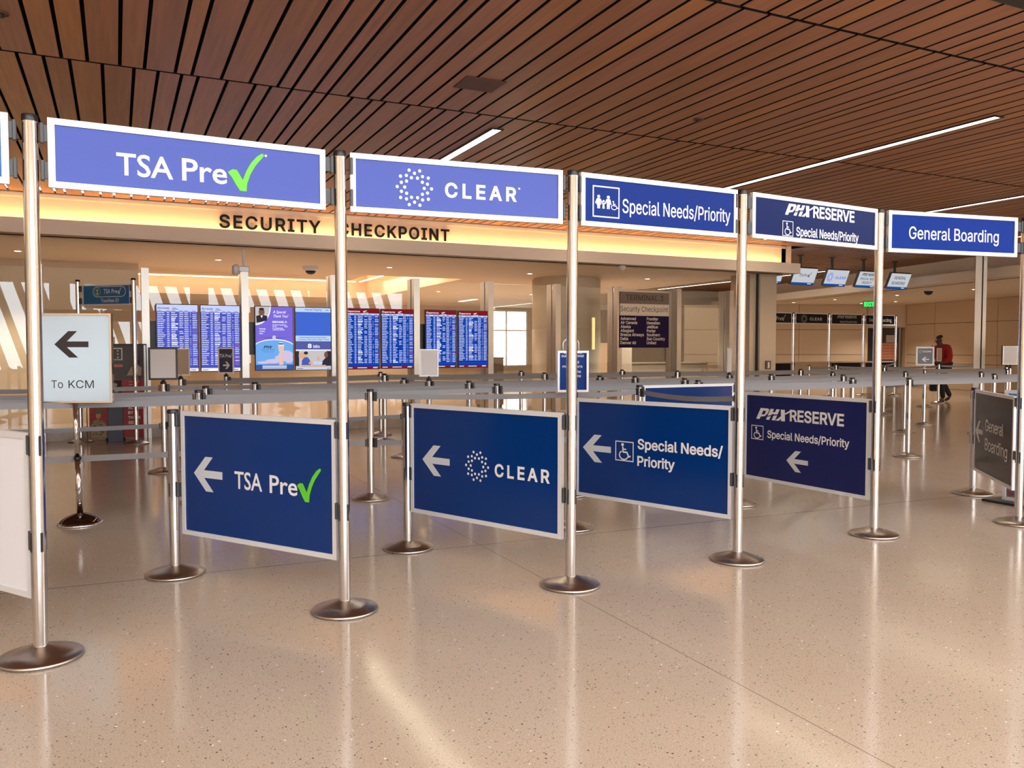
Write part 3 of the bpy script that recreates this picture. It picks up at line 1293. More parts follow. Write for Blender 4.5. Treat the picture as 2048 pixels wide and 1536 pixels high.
G2 = 'low belt stanchions of the queue'
LOWS = [
    # gate posts carrying the lower panels
    ('A', .31, 5.5, 'low stanchion at the left edge of the lower green check mark panel'),
    ('Q', 1.83, 5.51, 'low stanchion at the left edge of the lower dotted ring panel'),
    ('SN', 3.2, 5.59, 'low stanchion behind the left edge of the lower Special Needs panel'),
    ('PH', 5.05, 5.81, 'low stanchion behind the left edge of the lower reserve panel'),
    ('GB', 7.45, 5.23, 'low stanchion at the back edge of the dark General Boarding panel by the poster'),
    ('WP', -1.107, 5.424, 'low stanchion behind the outer edge of the white lower panel, beyond the left edge'),
    # first queue row
    ('a0', -1.1, 7.45, 'stanchion of the first double belt row, beyond the left edge'),
    ('J', 2.13, 7.5, 'double belt stanchion standing alone between the lower check mark and ring panels'),
    ('N2', 3.93, 6.87, 'stanchion under the blue sign with a loop handle, behind the third tall post'),
    ('W', 4.88, 7.13, 'stanchion at the left edge of the half hidden blue panel behind the Special Needs panel'),
    ('W2', 6.17, 7.14, 'stanchion at the right edge of the half hidden blue panel, behind the fourth tall post'),
    ('k', 9.28, 7.43, 'nearest stanchion right of the lower reserve panel, its whole base in view'),
    ('k2', 12.3, 7.6, 'stanchion of the nearest belt row beyond the right edge'),
    # second row
    ('b0', -1.9, 7.95, 'stanchion of the second belt row beyond the left edge'),
    ('B', .67, 8.0, 'nearer of the two close stanchions above the left corner of the lower check mark panel'),
    ('P', 3.7, 8.1, 'stanchion above the middle of the lower ring panel, nearer one of the pair'),
    ('Z', 6.3, 7.97, 'stanchion showing only its cap above the half hidden blue panel'),
    ('g', 8.65, 7.78, 'right one of the three close stanchions above the lower reserve panel'),
    ('m', 11.97, 8.1, 'stanchion above the General Boarding panel, right one of the close pair'),
    ('m2', 14.9, 8.3, 'stanchion of the second belt row beyond the right edge'),
    # third row
    ('c0', -2.0, 8.9, 'stanchion of the third belt row beyond the left edge'),
    ('C', .81, 8.85, 'farther of the two close stanchions above the left corner of the lower check mark panel'),
    ('O', 3.73, 8.95, 'stanchion above the lower ring panel, farther one of the pair'),
    ('Y', 6.58, 8.6, 'stanchion just behind the top frame of the half hidden blue panel'),
    ('f', 9.54, 8.75, 'middle one of the three close stanchions above the lower reserve panel'),
    ('l', 12.83, 8.91, 'stanchion above the General Boarding panel, left one of the close pair'),
    ('l2', 15.8, 9.1, 'stanchion of the third belt row beyond the right edge'),
    # fourth row
    ('G', 1.41, 9.67, 'stanchion below the purple thank you screen'),
    ('N', 3.49, 9.66, 'stanchion under the white sign holder in front of the departure screens'),
    ('V', 6.44, 9.52, 'stanchion just left of the half hidden blue panel, behind its left post'),
    ('b', 8.77, 9.39, 'stanchion in front of the wide steel column foot'),
    ('j', 11.98, 9.67, 'stanchion directly behind the nearest one right of the reserve panel'),
    ('j2', 15.0, 9.9, 'stanchion of the fourth belt row beyond the right edge'),
    # fifth row
    ('e0', -2.1, 10.2, 'stanchion of the fifth belt row beyond the left edge'),
    ('D', .48, 10.17, 'double belt stanchion under the black framed white sign, beside the tan blank one'),
    ('M', 3.36, 10.25, 'stanchion with two belts just left of the lower ring panel, under the second departures board'),
    ('T', 6.12, 9.92, 'stanchion just right of the blue sign with a loop handle'),
    ('a', 8.38, 9.86, 'stanchion under the narrow white sign beside the fourth tall post'),
    ('e', 10.64, 9.98, 'left one of the three close stanchions above the lower reserve panel'),
    ('s1', 13.4, 10.4, 'stanchion under the small grey arrow sign near the person in red'),
    # sixth row
    ('I', .76, 11.63, 'stanchion under the tan blank sign left of the arrivals screen bottom'),
    ('L', 3.66, 12.1, 'right one of the two slim stanchions below the departures screen by the second tall post'),
    ('S', 6.11, 11.56, 'stanchion left of the blue loop handle sign, right one of the pair'),
    ('X', 8.72, 11.6, 'stanchion below the right pillar of the airline directory sign'),
    ('c', 11.43, 11.48, 'stanchion in front of the distant ring panel'),
    ('p', 16.45, 10.8, 'stanchion under the white sign beside the last tall post'),
    # seventh row
    ('H', 1.42, 12.45, 'stanchion under the small navy check mark sign with right arrow'),
    ('K', 3.88, 13.05, 'left one of the two slim stanchions below the departures screen by the second tall post'),
    ('R', 6.31, 12.8, 'stanchion left of the blue loop handle sign, left one of the pair'),
    ('U', 8.26, 12.62, 'stanchion below the left part of the airline directory sign'),
    ('i1', 14.76, 12.44, 'stanchion just right of the fifth tall post with its base in view'),
    ('o', 17.4, 11.5, 'stanchion under the black and white sign beside the last tall post'),
    # far ones
    ('d', 14.4, 14.2, 'far stanchion beside the distant ring panel'),
    ('h', 15.68, 14.6, 'far stanchion in front of the distant reserve panel'),
    ('x1', 16.27, 13.69, 'far stanchion behind the fifth tall post, nearer one'),
    ('x2', 17.64, 15.0, 'far stanchion behind the fifth tall post, farther one'),
    ('s2', 17.71, 13.74, 'far stanchion directly behind the grey arrow sign stanchion'),
    ('s3', 19.15, 14.45, 'stanchion under the narrow tan sign in front of the person in red'),
    ('n', 20.1, 14.0, 'far stanchion at the foot of the right steel column'),
    ('x3', 20.85, 17.2, 'farthest stanchion in view, near the notice on the far door'),
]
for key, x, y, lb in LOWS:
    place(low0, key, x, y, lb, G2)
DOUBLE = {'a0', 'J', 'N2', 'e0', 'D', 'M', 'k', 'A', 'Q', 'SN', 'PH', 'GB', 'WP', 's1'}
for kk in DOUBLE:
    a = MB()
    slots(a, .49, .575)
    a.build('lower_belt_receiver', BLACK, POST[kk])


def belt(ka, kb, z=.962, sag=.012):
    A_, B_ = POST[ka], POST[kb]
    pa, pb = Vector(A_.location), Vector(B_.location)
    d = pb - pa
    ln = d.length
    ang = math.atan2(d.y, d.x)
    M_ = Matrix.Rotation(ang, 4, 'Z')
    rr = .032
    cs = MB()
    cs.box(rr + .001, rr + .03, -.022, .022, z - .045, z + .042, 0, M_, bev=.004)
    cs.build('belt_cassette', BLACK, A_)
    ee = MB()
    ee.box(ln - rr - .020, ln - rr - .0045, -.008, .008, z - .034, z + .034, 0, M_)
    s0, s1 = rr + .03, ln - rr - .020
    n = 12
    mb = MB()
    vs = []
    for i in range(n + 1):
        t = i / n
        x = s0 + (s1 - s0) * t
        zz = z - 4 * sag * t * (1 - t)
        for (dy, dz) in ((-.0015, -.024), (-.0015, .024), (.0015, .024), (.0015, -.024)):
            vs.append((x, dy, zz + dz))
    fs = []
    for i in range(n):
        for k in range(4):
            fs.append([i * 4 + k, (i + 1) * 4 + k, (i + 1) * 4 + (k + 1) % 4, i * 4 + (k + 1) % 4])
    mb.add(vs, fs, 0, False, M_)
    bo = mb.build('belt', BELT, A_)
    ee.build('belt_end', BLACK, bo)


for row in (['a0', 'J', 'N2', 'W'], ['W2', 'k', 'k2'], ['b0', 'B', 'P', 'Z', 'g', 'm', 'm2'], ['c0', 'C', 'O', 'Y', 'f', 'l', 'l2'],
            ['G', 'N', 'V', 'b', 'j', 'j2'], ['e0', 'D', 'M', 'T', 'a', 'e', 's1'], ['I', 'L', 'S', 'X', 'c', 'p'],
            ['H', 'K', 'R', 'U', 'i1', 'o'], ['d', 'h', 'x1', 's2', 's3', 'n'], ['x2', 'x3']):
    for p_, q_ in zip(row, row[1:]):
        belt(p_, q_)
for p_, q_ in (('a0', 'J'), ('J', 'N2'), ('e0', 'D'), ('D', 'M')):
    belt(p_, q_, .53)
belt('W', 'PH', .955, .03)
belt('x1', 's2', .53)

# ------------------------------------------------------------------ framed signs
def frame_mb(w, z0, z1, fw=.028, th=.026):
    a = MB()
    y0, y1 = -th / 2, th / 2
    # mitred front with four bars
    for (pts) in ([(0, z0), (w, z0), (w - fw, z0 + fw), (fw, z0 + fw)], [(w, z0), (w, z1), (w - fw, z1 - fw), (w - fw, z0 + fw)],
                  [(w, z1), (0, z1), (fw, z1 - fw), (w - fw, z1 - fw)], [(0, z1), (0, z0), (fw, z0 + fw), (fw, z1 - fw)]):
        n = 4
        vs = [(p[0], y0, p[1]) for p in pts] + [(p[0], y1, p[1]) for p in pts]
        a.add(vs, [[0, 1, 2, 3], [7, 6, 5, 4]] + [[(i + 1) % n, i, n + i, n + (i + 1) % n] for i in range(n)])
    return a


def sign(name, label, cat, pa, pb, z0, z1, inset, panel_m, art, group=None, fw=.028, clipz=(), frame_m=None, clips=True):
    """a framed board hung between two uprights pa -> pb (left to right as read)"""
    pa, pb = Vector(pa), Vector(pb)
    d = pb - pa
    ln = d.length
    ang = math.atan2(d.y, d.x)
    t = thing(name, label, cat, (pa.x, pa.y, 0), ang, group)
    i0, i1 = inset
    w = ln - i0 - i1
    fr = frame_mb(w, z0, z1, fw)
    for k in range(len(fr.v)):
        v = fr.v[k]
        fr.v[k] = (v[0] + i0, v[1], v[2])
    fr.build('frame', frame_m or ALU, t)
    p = MB()
    p.box(i0 + fw - .003, i0 + w - fw + .003, -.006, .006, z0 + fw - .003, z1 - fw + .003)
    p.build('panel', panel_m, t)
    if clips:
        for zc in clipz:
            e_ = .044 if z0 > 1.5 else .0385
            for (ua, ub) in ((e_, i0 + .004), (i0 + w - .004, ln - e_)):
                if ub - ua < .004:
                    continue
                c = MB()
                c.box(ua, ub, -.009, .009, zc - .036, zc + .036, 0)
                hub = e_ + .0085 if ua < .1 else ln - e_ - .0085
                c.box(hub - .008, hub + .008, -.016, .016, zc - .045, zc + .045, 0, bev=.003)
                c.build('clip', GREYP, t)
    for part, mats, fn in art:
        a = MB()
        fn(a)
        build_lines(a, part, mats, t)
    return t


YT = -.0075
xy = lambda k: tuple(POST[k].location[:2])
HZ0, HZ1 = 2.127, 2.435
CL = (2.20, 2.365)
GH = 'header signs over the lane entrances'

sign('header_sign', 'blue header sign cut off by the left edge', 'sign', xy('T-'), xy('T0'), HZ0, HZ1, (.07, .075), mat('azure_laminate', srgb(20, 92, 168), .3), [], GH, .028, CL)
sign('header_sign', 'blue header sign with white lettering and a big green check mark', 'sign', xy('T0'), xy('T1'), HZ0, HZ1, (.075, .088), BLUE_T, [
    ('lettering', [WHITE], lambda a: (put(a, 'TSA', .351, .595, 2.211, .102, YT, 0, 'B', .012), put(a, 'Pre', .635, .842, 2.212, .106, YT, 0, 'B', .012),
                                      a.disc(1.03, 2.372, .006, YT, 0, 10))),
    ('check_mark', [GREEN], lambda a: check(a, .848, 1.02, 2.186, 2.38, YT - .0005))], GH, .028, CL)
sign('header_sign', 'blue header sign with a ring of white dots and bold white capitals', 'sign', xy('T1'), xy('T2'), HZ0, HZ1, (.046, .062), BLUE_T, [
    ('lettering', [WHITE], lambda a: (put(a, 'CLEAR', .563, .985, 2.236, .081, YT, 0, 'H', .025, 1.3), a.disc(1.0, 2.312, .006, YT, 0, 10))),
    ('ring_emblem', [WHITE], lambda a: dot_ring(a, .392, 2.276, .100, .102, YT))], GH, .028, CL)
sign('header_sign', 'blue header sign with a boxed family pictogram reading Special Needs/Priority', 'sign', xy('T2'), xy('T3'), HZ0, HZ1, (.058, .045), BLUE_T2, [
    ('lettering', [WHITE], lambda a: put(a, 'Special Needs/Priority', (.352), 1.195, 2.222, .083, YT, 0, 'H', .006)),
    ('pictogram', [WHITE], lambda a: family(a, .14, 2.184, .19, .184, YT))], GH, .028, CL)
sign('header_sign', 'dark blue header sign with slanted logo letters and a small wheelchair symbol', 'sign', xy('T3'), xy('T4'), HZ0 + .01, HZ1, (.09, .04), BLUE_T3, [
    ('lettering', [WHITE], lambda a: (put(a, 'RESERVE', .69, 1.135, 2.315, .082, YT, 0, 'H', .024, 1.0), put(a, 'Special Needs/Priority', .52, 1.185, 2.179, .062, YT, 0, 'H', .014))),
    ('logo', [WHITE], lambda a: phx(a, .405, .70, 2.315, 2.392, YT)),
    ('pictogram', [WHITE], lambda a: wheelchair(a, .383, 2.171, .105, .102, YT))], GH, .028, CL)
sign('header_sign', 'bright blue header sign at right reading General Boarding', 'sign', xy('T4'), xy('T5'), HZ0, HZ1, (.072, .10), BLUE_T4, [
    ('lettering', [WHITE], lambda a: put(a, 'General Boarding', .262, 1.12, 2.232, .092, YT, 0, 'H', .006))], GH, .028, CL)

GL = 'swing panels at the lane entrances'
LZ0, LZ1 = .268, 1.025
CLL = (.535, .97)
sign('swing_panel', 'plain white lower panel cut off by the left edge', 'sign', xy('WP'), xy('T0'), LZ0, LZ1, (.07, .045), WHITEP, [], GL, .028, CLL)
sign('swing_panel', 'navy lower panel with left arrow and a green check mark', 'sign', xy('A'), xy('T1'), LZ0, LZ1, (.088, .046), BLUE_L, [
    ('lettering', [WHITE], lambda a: (put(a, 'TSA', .556, .785, .588, .102, YT, 0, 'B', .012), put(a, 'Pre', .845, 1.062, .588, .102, YT, 0, 'B', .012))),
    ('check_mark', [GREEN], lambda a: check(a, 1.062, 1.24, .562, .755, YT - .0005)),
    ('arrow', [GREYW], lambda a: arrow(a, .198, .452, .548, .757, YT))], GL, .028, CLL)
sign('swing_panel', 'navy lower panel with left arrow, ring of white dots and bold capitals', 'sign', xy('Q'), xy('T2'), LZ0, LZ1, (.042, .06), BLUE_L, [
    ('lettering', [WHITE], lambda a: put(a, 'CLEAR', .82, 1.262, .592, .083, YT, 0, 'H', .025, 1.3)),
    ('ring_emblem', [WHITE], lambda a: dot_ring(a, .667, .644, .102, .100, YT)),
    ('arrow', [GREYW], lambda a: arrow(a, .157, .42, .543, .75, YT))], GL, .028, CLL)
sign('swing_panel', 'navy lower panel with left arrow, wheelchair symbol and two lines Special Needs/ Priority', 'sign', xy('SN'), xy('T3'), LZ0, LZ1, (.045, .042), BLUE_L, [
    ('lettering', [WHITE], lambda a: (put(a, 'Special Needs/', .624, 1.315, .675, .076, YT, 0, 'H', .02), put(a, 'Priority', .622, .94, .552, .074, YT, 0, 'H', .02))),
    ('pictogram', [WHITE], lambda a: wheelchair(a, .424, .576, .164, .146, YT)),
    ('arrow', [GREYW], lambda a: arrow(a, .115, .383, .543, .752, YT))], GL, .028, CLL)
sign('swing_panel', 'indigo lower panel with slanted logo letters, wheelchair symbol and left arrow below', 'sign', xy('PH'), xy('T4'), LZ0 - .01, LZ1, (.08, .045), BLUE_P, [
    ('lettering', [WHITE], lambda a: (put(a, 'RESERVE', .60, 1.142, .798, .098, YT, 0, 'H', .024, 1.0), put(a, 'Special Needs/Priority', .353, 1.195, .636, .066, YT, 0, 'H', .016))),
    ('logo', [WHITE], lambda a: phx(a, .222, .615, .793, .890, YT)),
    ('pictogram', [WHITE], lambda a: wheelchair(a, .167, .612, .14, .122, YT)),
    ('arrow', [GREYW], lambda a: arrow(a, .569, .797, .38, .555, YT))], GL, .028, CLL)
sign('swing_panel', 'dark slate lower panel at right edge reading General Boarding with left arrow', 'sign', xy('GB'), xy('T5'), LZ0 - .025, LZ1 - .01, (.04, .15), SLATE, [
    ('lettering', [WHITE], lambda a: (put(a, 'General', .415, .965, .655, .105, YT, 0, 'H', .006), put(a, 'Boarding', .415, 1.09, .48, .108, YT, 0, 'H', .006))),
    ('arrow', [GREYW], lambda a: arrow(a, .09, .33, .528, .73, YT))], GL, .028, CLL)
sign('swing_panel', 'blue panel half hidden behind the Special Needs panel, facing its own stanchions', 'sign', xy('W'), xy('W2'), LZ0, LZ1, (.04, .04), BLUE_L, [
    ('lettering', [WHITE], lambda a: (put(a, 'General', .15, .72, .70, .085, YT, 0, 'H', .01), put(a, 'Boarding', .15, .82, .545, .088, YT, 0, 'H', .01))),
    ('arrow', [GREYW], lambda a: arrow(a, .93, 1.17, .50, .69, YT, 0, True))], 'swing panels inside the queue', .028, CLL)

sign('header_sign', 'teal header sign with a pill outline, check mark and the words Touchless ID', 'sign', xy('U0'), xy('U1'), 2.05, 2.36, (.09, .05), TEAL, [
    ('lettering', [WHITE, LIME], lambda a: (put(a, 'TSA', .48, .60, 2.225, .065, YT, 0, 'B', .012), put(a, 'Pre', .625, .725, 2.225, .065, YT, 0, 'B', .012),
                                           check(a, .73, .80, 2.21, 2.31, YT, 0), put(a, 'Touchless ID', .43, .75, 2.095, .055, YT, 0, 'B', .012))),
    ('emblem', [WHITE, LIME], lambda a: (a.stroke([(.36 + .075 * math.cos(math.radians(90 + 18 * k)), 2.252 + .075 * math.sin(math.radians(90 + 18 * k))) for k in range(11)]
                                                 + [(.80 + .075 * math.cos(math.radians(-90 + 18 * k)), 2.252 + .075 * math.sin(math.radians(-90 + 18 * k))) for k in range(11)],
                                                 .009, YT, 0, None, True),
                                         a.stroke([(.365 + .055 * math.cos(math.radians(18 * k)), 2.252 + .06 * math.sin(math.radians(18 * k))) for k in range(20)], .008, YT, 1, None, True),
                                         a.disc(.365, 2.272, .016, YT, 0, 10), a.disc(.365, 2.225, .028, YT, 1, 12, .022)))], None, .02, (2.12, 2.30))

# distant header row
FBLK = mat('black_laminate', srgb(14, 14, 24), .2)
FT = mat('tan_panel', srgb(206, 176, 142), .5)  # plain tan of the distant panel and frames
DIMW = mat('grey_vinyl', srgb(170, 165, 158), .5)
far_art = [
    [('lettering', [DIMW], lambda a: (put(a, 'TSA', .45, .70, 2.215, .11, YT, 0, 'B', .012), put(a, 'Pre', .74, .95, 2.215, .11, YT, 0, 'B', .012), check(a, .95, 1.1, 2.2, 2.39, YT)))],
    [('lettering', [DIMW], lambda a: (put(a, 'CLEAR', .62, 1.1, 2.225, .09, YT, 0, 'H', .032, 1.2), dot_ring(a, .40, 2.27, .12, .12, YT)))],
    [('lettering', [DIMW], lambda a: (phx(a, .30, .62, 2.31, 2.39, YT), put(a, 'RESERVE', .62, 1.1, 2.31, .08, YT, 0, 'H', .028), put(a, 'Special Needs/Priority', .42, 1.12, 2.18, .055, YT, 0, 'H', .016)))],
    [('lettering', [DIMW], lambda a: put(a, 'General Boarding', .22, 1.18, 2.23, .10, YT, 0, 'H', .01))],
]
far_lb = ['distant black header with a check mark beside the wide steel column', 'distant black header with a dotted ring emblem',
          'distant black header with slanted logo letters and a second small line', 'distant black header reading General Boarding above the far door']
for i in range(4):
    sign('header_sign', far_lb[i], 'sign', xy('V%d' % i), xy('V%d' % (i + 1)), HZ0, HZ1, (.07, .07), FBLK, far_art[i], 'distant black header signs', .02, CL)
    sign('swing_panel', ['distant tan topped panel below the check mark header, by the wide steel column', 'distant tan panel below the dotted ring header',
                         'distant black panel with logo letters below the reserve header', 'distant black panel lettered General below the Boarding header'][i], 'sign',
         xy('V%d' % i), xy('V%d' % (i + 1)), .3, 1.03, (.045, .045), [FBLK, FT, FBLK, FBLK][i],
         [[], [], [('lettering', [DIMW], lambda a: (phx(a, .12, .5, .72, .84, YT), put(a, 'RESERVE', .52, 1.1, .72, .12, YT, 0, 'H', .028)))],
          [('lettering', [DIMW], lambda a: put(a, 'General', .35, 1.0, .70, .15, YT, 0, 'H', .01))]][i], 'distant swing panels', .04, CLL, FT)


# ------------------------------------------------------------------ small signs standing on stanchions
def holder(label, key, w, h, ang, frame_m, sheet_m, art=(), z=1.031, fw=.018, both=True, handle=False, gap=.02, stem_m=None, thick=.016, fwd=0):
    x, y = xy(key)
    x += math.sin(ang) * fwd
    y -= math.cos(ang) * fwd
    t = thing('sign_holder', label, 'sign', (x, y, z), ang, None)
    a = MB()
    a.lathe([(.022, .0005), (.022, max(.004, gap * .6)), (.012, max(.004, gap * .6)), (.012, max(.008, gap + .006))], 14)
    if fwd:
        a = MB()
        a.box(-.03, .03, thick / 2, fwd - .0365, -.02, .0, 0)
    a.build('stem', stem_m or BLACK, t)
    f = frame_mb(w, gap, gap + h, fw, thick)
    for k in range(len(f.v)):
        v = f.v[k]
        f.v[k] = (v[0] - w / 2, v[1], v[2])
    f.build('frame', frame_m, t)
    s = MB()
    s.box(-w / 2 + fw - .002, w / 2 - fw + .002, -.004, .004, gap + fw - .002, gap + h - fw + .002)
    s.build('sheet', sheet_m, t)
    if handle:
        hb = MB()
        pts = []
        for k in range(17):
            a_ = PI * k / 16
            pts.append((-.02 - .075 * math.cos(a_), 0, gap + h + .06 + .06 * math.sin(a_)))
        pts = [(-.095, 0, gap + h - .005)] + pts + [(.055, 0, gap + h - .005)]
        hb.tube(pts, .006, 8)
        hb.build('handle', WHITEP, t)
    for part, mats, fn in art:
        b = MB()
        fn(b)
        build_lines(b, part, mats, t)
    return t


FACE = -.42
holder('black framed white sign holder in front of the left arrivals screen', 'D', .31, .37, -.10, BLACK, PAPER, fw=.022)
holder('tan blank sign holder half behind the black framed one', 'I', .27, .36, .55, ALU, BLANK)
holder('small navy sign holder with check mark lettering and a right arrow', 'H', .22, .37, -.35, ALU, mat('ink_blue_sheet', srgb(22, 34, 78), .3), [
    ('lettering', [WHITE], lambda a: (put(a, 'TSA', -.09, -.015, .25, .05, -.0055, 0, 'B', .012), put(a, 'Pre', -.003, .055, .25, .05, -.0055, 0, 'B', .012), check(a, .055, .09, .245, .31, -.0055))),
    ('arrow', [WHITE], lambda a: arrow(a, -.04, .055, .085, .19, -.0055, 0, True))])
holder('plain white sign holder in front of the right pair of departure screens', 'N', .24, .34, -.25, ALU, PAPER, gap=.03)
holder('blue sign holder with a loop handle behind the third tall post', 'N2', .295, .39, -.40, ALU, mat('signal_blue_sheet', srgb(2, 54, 136), .4, spec=.15), [
    ('lettering', [WHITE], lambda a: (put(a, 'we serve', -.09, .085, .325, .026, -.0055, 0, 'H', .01), put(a, 'our personnel', -.11, .105, .295, .026, -.0055, 0, 'H', .01),
                                      put(a, 'and', -.0, .055, .235, .026, -.0055, 0, 'H', .01), put(a, 'members', -.1, .09, .195, .026, -.0055, 0, 'H', .01),
                                      put(a, 'to the', .0, .075, .145, .026, -.0055, 0, 'H', .01), put(a, 'line', .03, .075, .105, .026, -.0055, 0, 'H', .01)))],
    fw=.02, handle=True, gap=-.035, thick=.05, stem_m=DARKM, fwd=.072)
holder('narrow white sign holder beside the fourth tall post', 'a', .24, .37, .65, ALU, PAPER)
holder('grey sign holder with white frame and left arrow near the person in red', 's1', .31, .34, -.62, WHITEP, mat('slate_sheet', srgb(105, 112, 128), .4), [
    ('lettering', [WHITE], lambda a: (put(a, 'CLEAR', -.045, .105, .31, .03, -.0055, 0, 'H', .03), dot_ring(a, -.085, .325, .028, .03, -.0055))),
    ('arrow', [WHITE], lambda a: arrow(a, -.06, .07, .135, .225, -.0055))], fw=.026, gap=.07, stem_m=STEEL)
holder('narrow tan sign holder in front of the person in red', 's3', .22, .34, .15, ALU, BLANK, gap=.05)
holder('black and white sign holder behind the last tall post', 'o', .3, .40, -.1, BLACK, PAPER, gap=.04)
holder('white sign holder just left of the last tall post', 'p', .27, .38, -.75, ALU, PAPER, gap=.05)

# floor standing sign with heavy domed base
kc = thing('floor_sign', 'pale blue floor sign with black left arrow and the words To KCM', 'sign', (-.283, 7.43, 0), -.40)
a = MB()
a.lathe([(.165, 0), (.17, .006), (.165, .014), (.155, .018)], 40)
a.build('base_ring', CHROME, kc)
a = MB()
a.lathe([(.155, .016), (.145, .035), (.11, .062), (.06, .082), (.03, .09)], 40)
a.build('base', CHROMED, kc)
a = MB()
a.tube([(0, 0, .085), (-.012, 0, .53)], .024, 16)
a.tube([(-.012, 0, .52), (-.022, 0, .99)], .019, 16)
a.build('pole', CHROME, kc)
a = MB()
a.lathe([(.027, 0), (.027, .02)], 16, M=Matrix.Translation((-.012, 0, .52)))
a.build('collar', BLACK, kc)
f = frame_mb(.56, .975, 1.685, .014, .04)
for k in range(len(f.v)):
    v = f.v[k]
    f.v[k] = (v[0] - .28, v[1], v[2])
f.build('frame', CHROME, kc)
a = MB()
a.box(-.268, .268, -.012, .012, .987, 1.673)
a.build('panel', PALEB, kc)
a = MB()
put(a, 'To', -.195, -.105, 1.092, .062, -.0135, 0, 'H', 0)
put(a, 'KCM', -.062, .135, 1.092, .062, -.0135, 0, 'H', 0)
build_lines(a, 'lettering', [INK], kc)
a = MB()
arrow(a, -.165, .10, 1.335, 1.545, -.0135)
a.build('arrow', [mat('charcoal_vinyl', srgb(52, 46, 50), .5)], kc)

# ------------------------------------------------------------------ flight boards and paging screens
SC = {}


def E_(name, r, g, b, s=1.0):
    return emat(name, srgb(r, g, b), s)


S_ARR = E_('arrivals_blue', 88, 94, 196)
S_ARR2 = E_('arrivals_blue_dark', 72, 82, 186)
S_HEAD = E_('arrivals_header', 196, 206, 246)
S_DEP = E_('departures_blue', 12, 58, 160)
S_DEP2 = E_('departures_blue_dark', 24, 66, 172)
S_RED = E_('departures_red', 128, 22, 34)
S_TXT = E_('screen_white', 236, 238, 250, 1.1)
S_INK = E_('screen_ink', 60, 66, 120, .7)
S_PURP = E_('screen_purple', 122, 104, 214)
S_SKY = E_('screen_sky', 110, 168, 232)
S_CLOUD = E_('screen_cloud', 206, 190, 220)
S_NAVY = E_('screen_navy', 56, 88, 156)
S_PAGE = E_('screen_paging', 66, 102, 204)
S_MINB = E_('screen_wait', 84, 92, 158)
S_PALE = E_('screen_pale', 186, 208, 244)
S_SKIN = E_('screen_brown', 120, 84, 66)
S_SKIN2 = E_('screen_tan', 214, 170, 140)
S_SUIT = E_('screen_charcoal', 52, 46, 58)
S_PINK = E_('screen_pink', 226, 190, 176)
S_UNI = E_('screen_uniform', 74, 92, 176)
S_GREY = E_('screen_grey', 196, 190, 190)
S_PINKT = E_('screen_red_text', 190, 120, 160)


def screen(label, x0, x1, z0, z1, y, draw, group):
    t = thing('display_screen', label, 'screen', (x0, y, 0), 0, group)
    w = x1 - x0
    a = MB()
    a.box(0, w, 0, .055, z0, z1, 0, bev=.004)
    a.build('bezel', BLACK, t)
    m = MB()
    m.box(w * .25, w * .75, .055, .12, (z0 + z1) / 2 - .22, (z0 + z1) / 2 + .22)
    m.build('mount', BLACK, t)
    fl = max(v for v in fx if v < x0 + .1) + .0552 - x0
    fr = min(v for v in fx if v > x1 - .1) - .0552 - x0
    m = MB()
    zc = (z0 + z1) / 2
    if abs(fl) < abs(fr - w):
        m.box(fl, w * .3, .09, .13, zc - .27, zc + .27)
    else:
        m.box(w * .7, fr, .09, .13, zc - .27, zc + .27)
    m.build('mount_rail', BLACK, t)
    P = lambda u, v: (.012 + u * (w - .024), z0 + .012 + v * (z1 - z0 - .024))
    draw(t, P)
    return t


def rectp(mb, P, u0, u1, v0, v1, y, mi):
    a = P(u0, v0)
    b = P(u1, v1)
    mb.rect(a[0], b[0], a[1], b[1], y, mi)


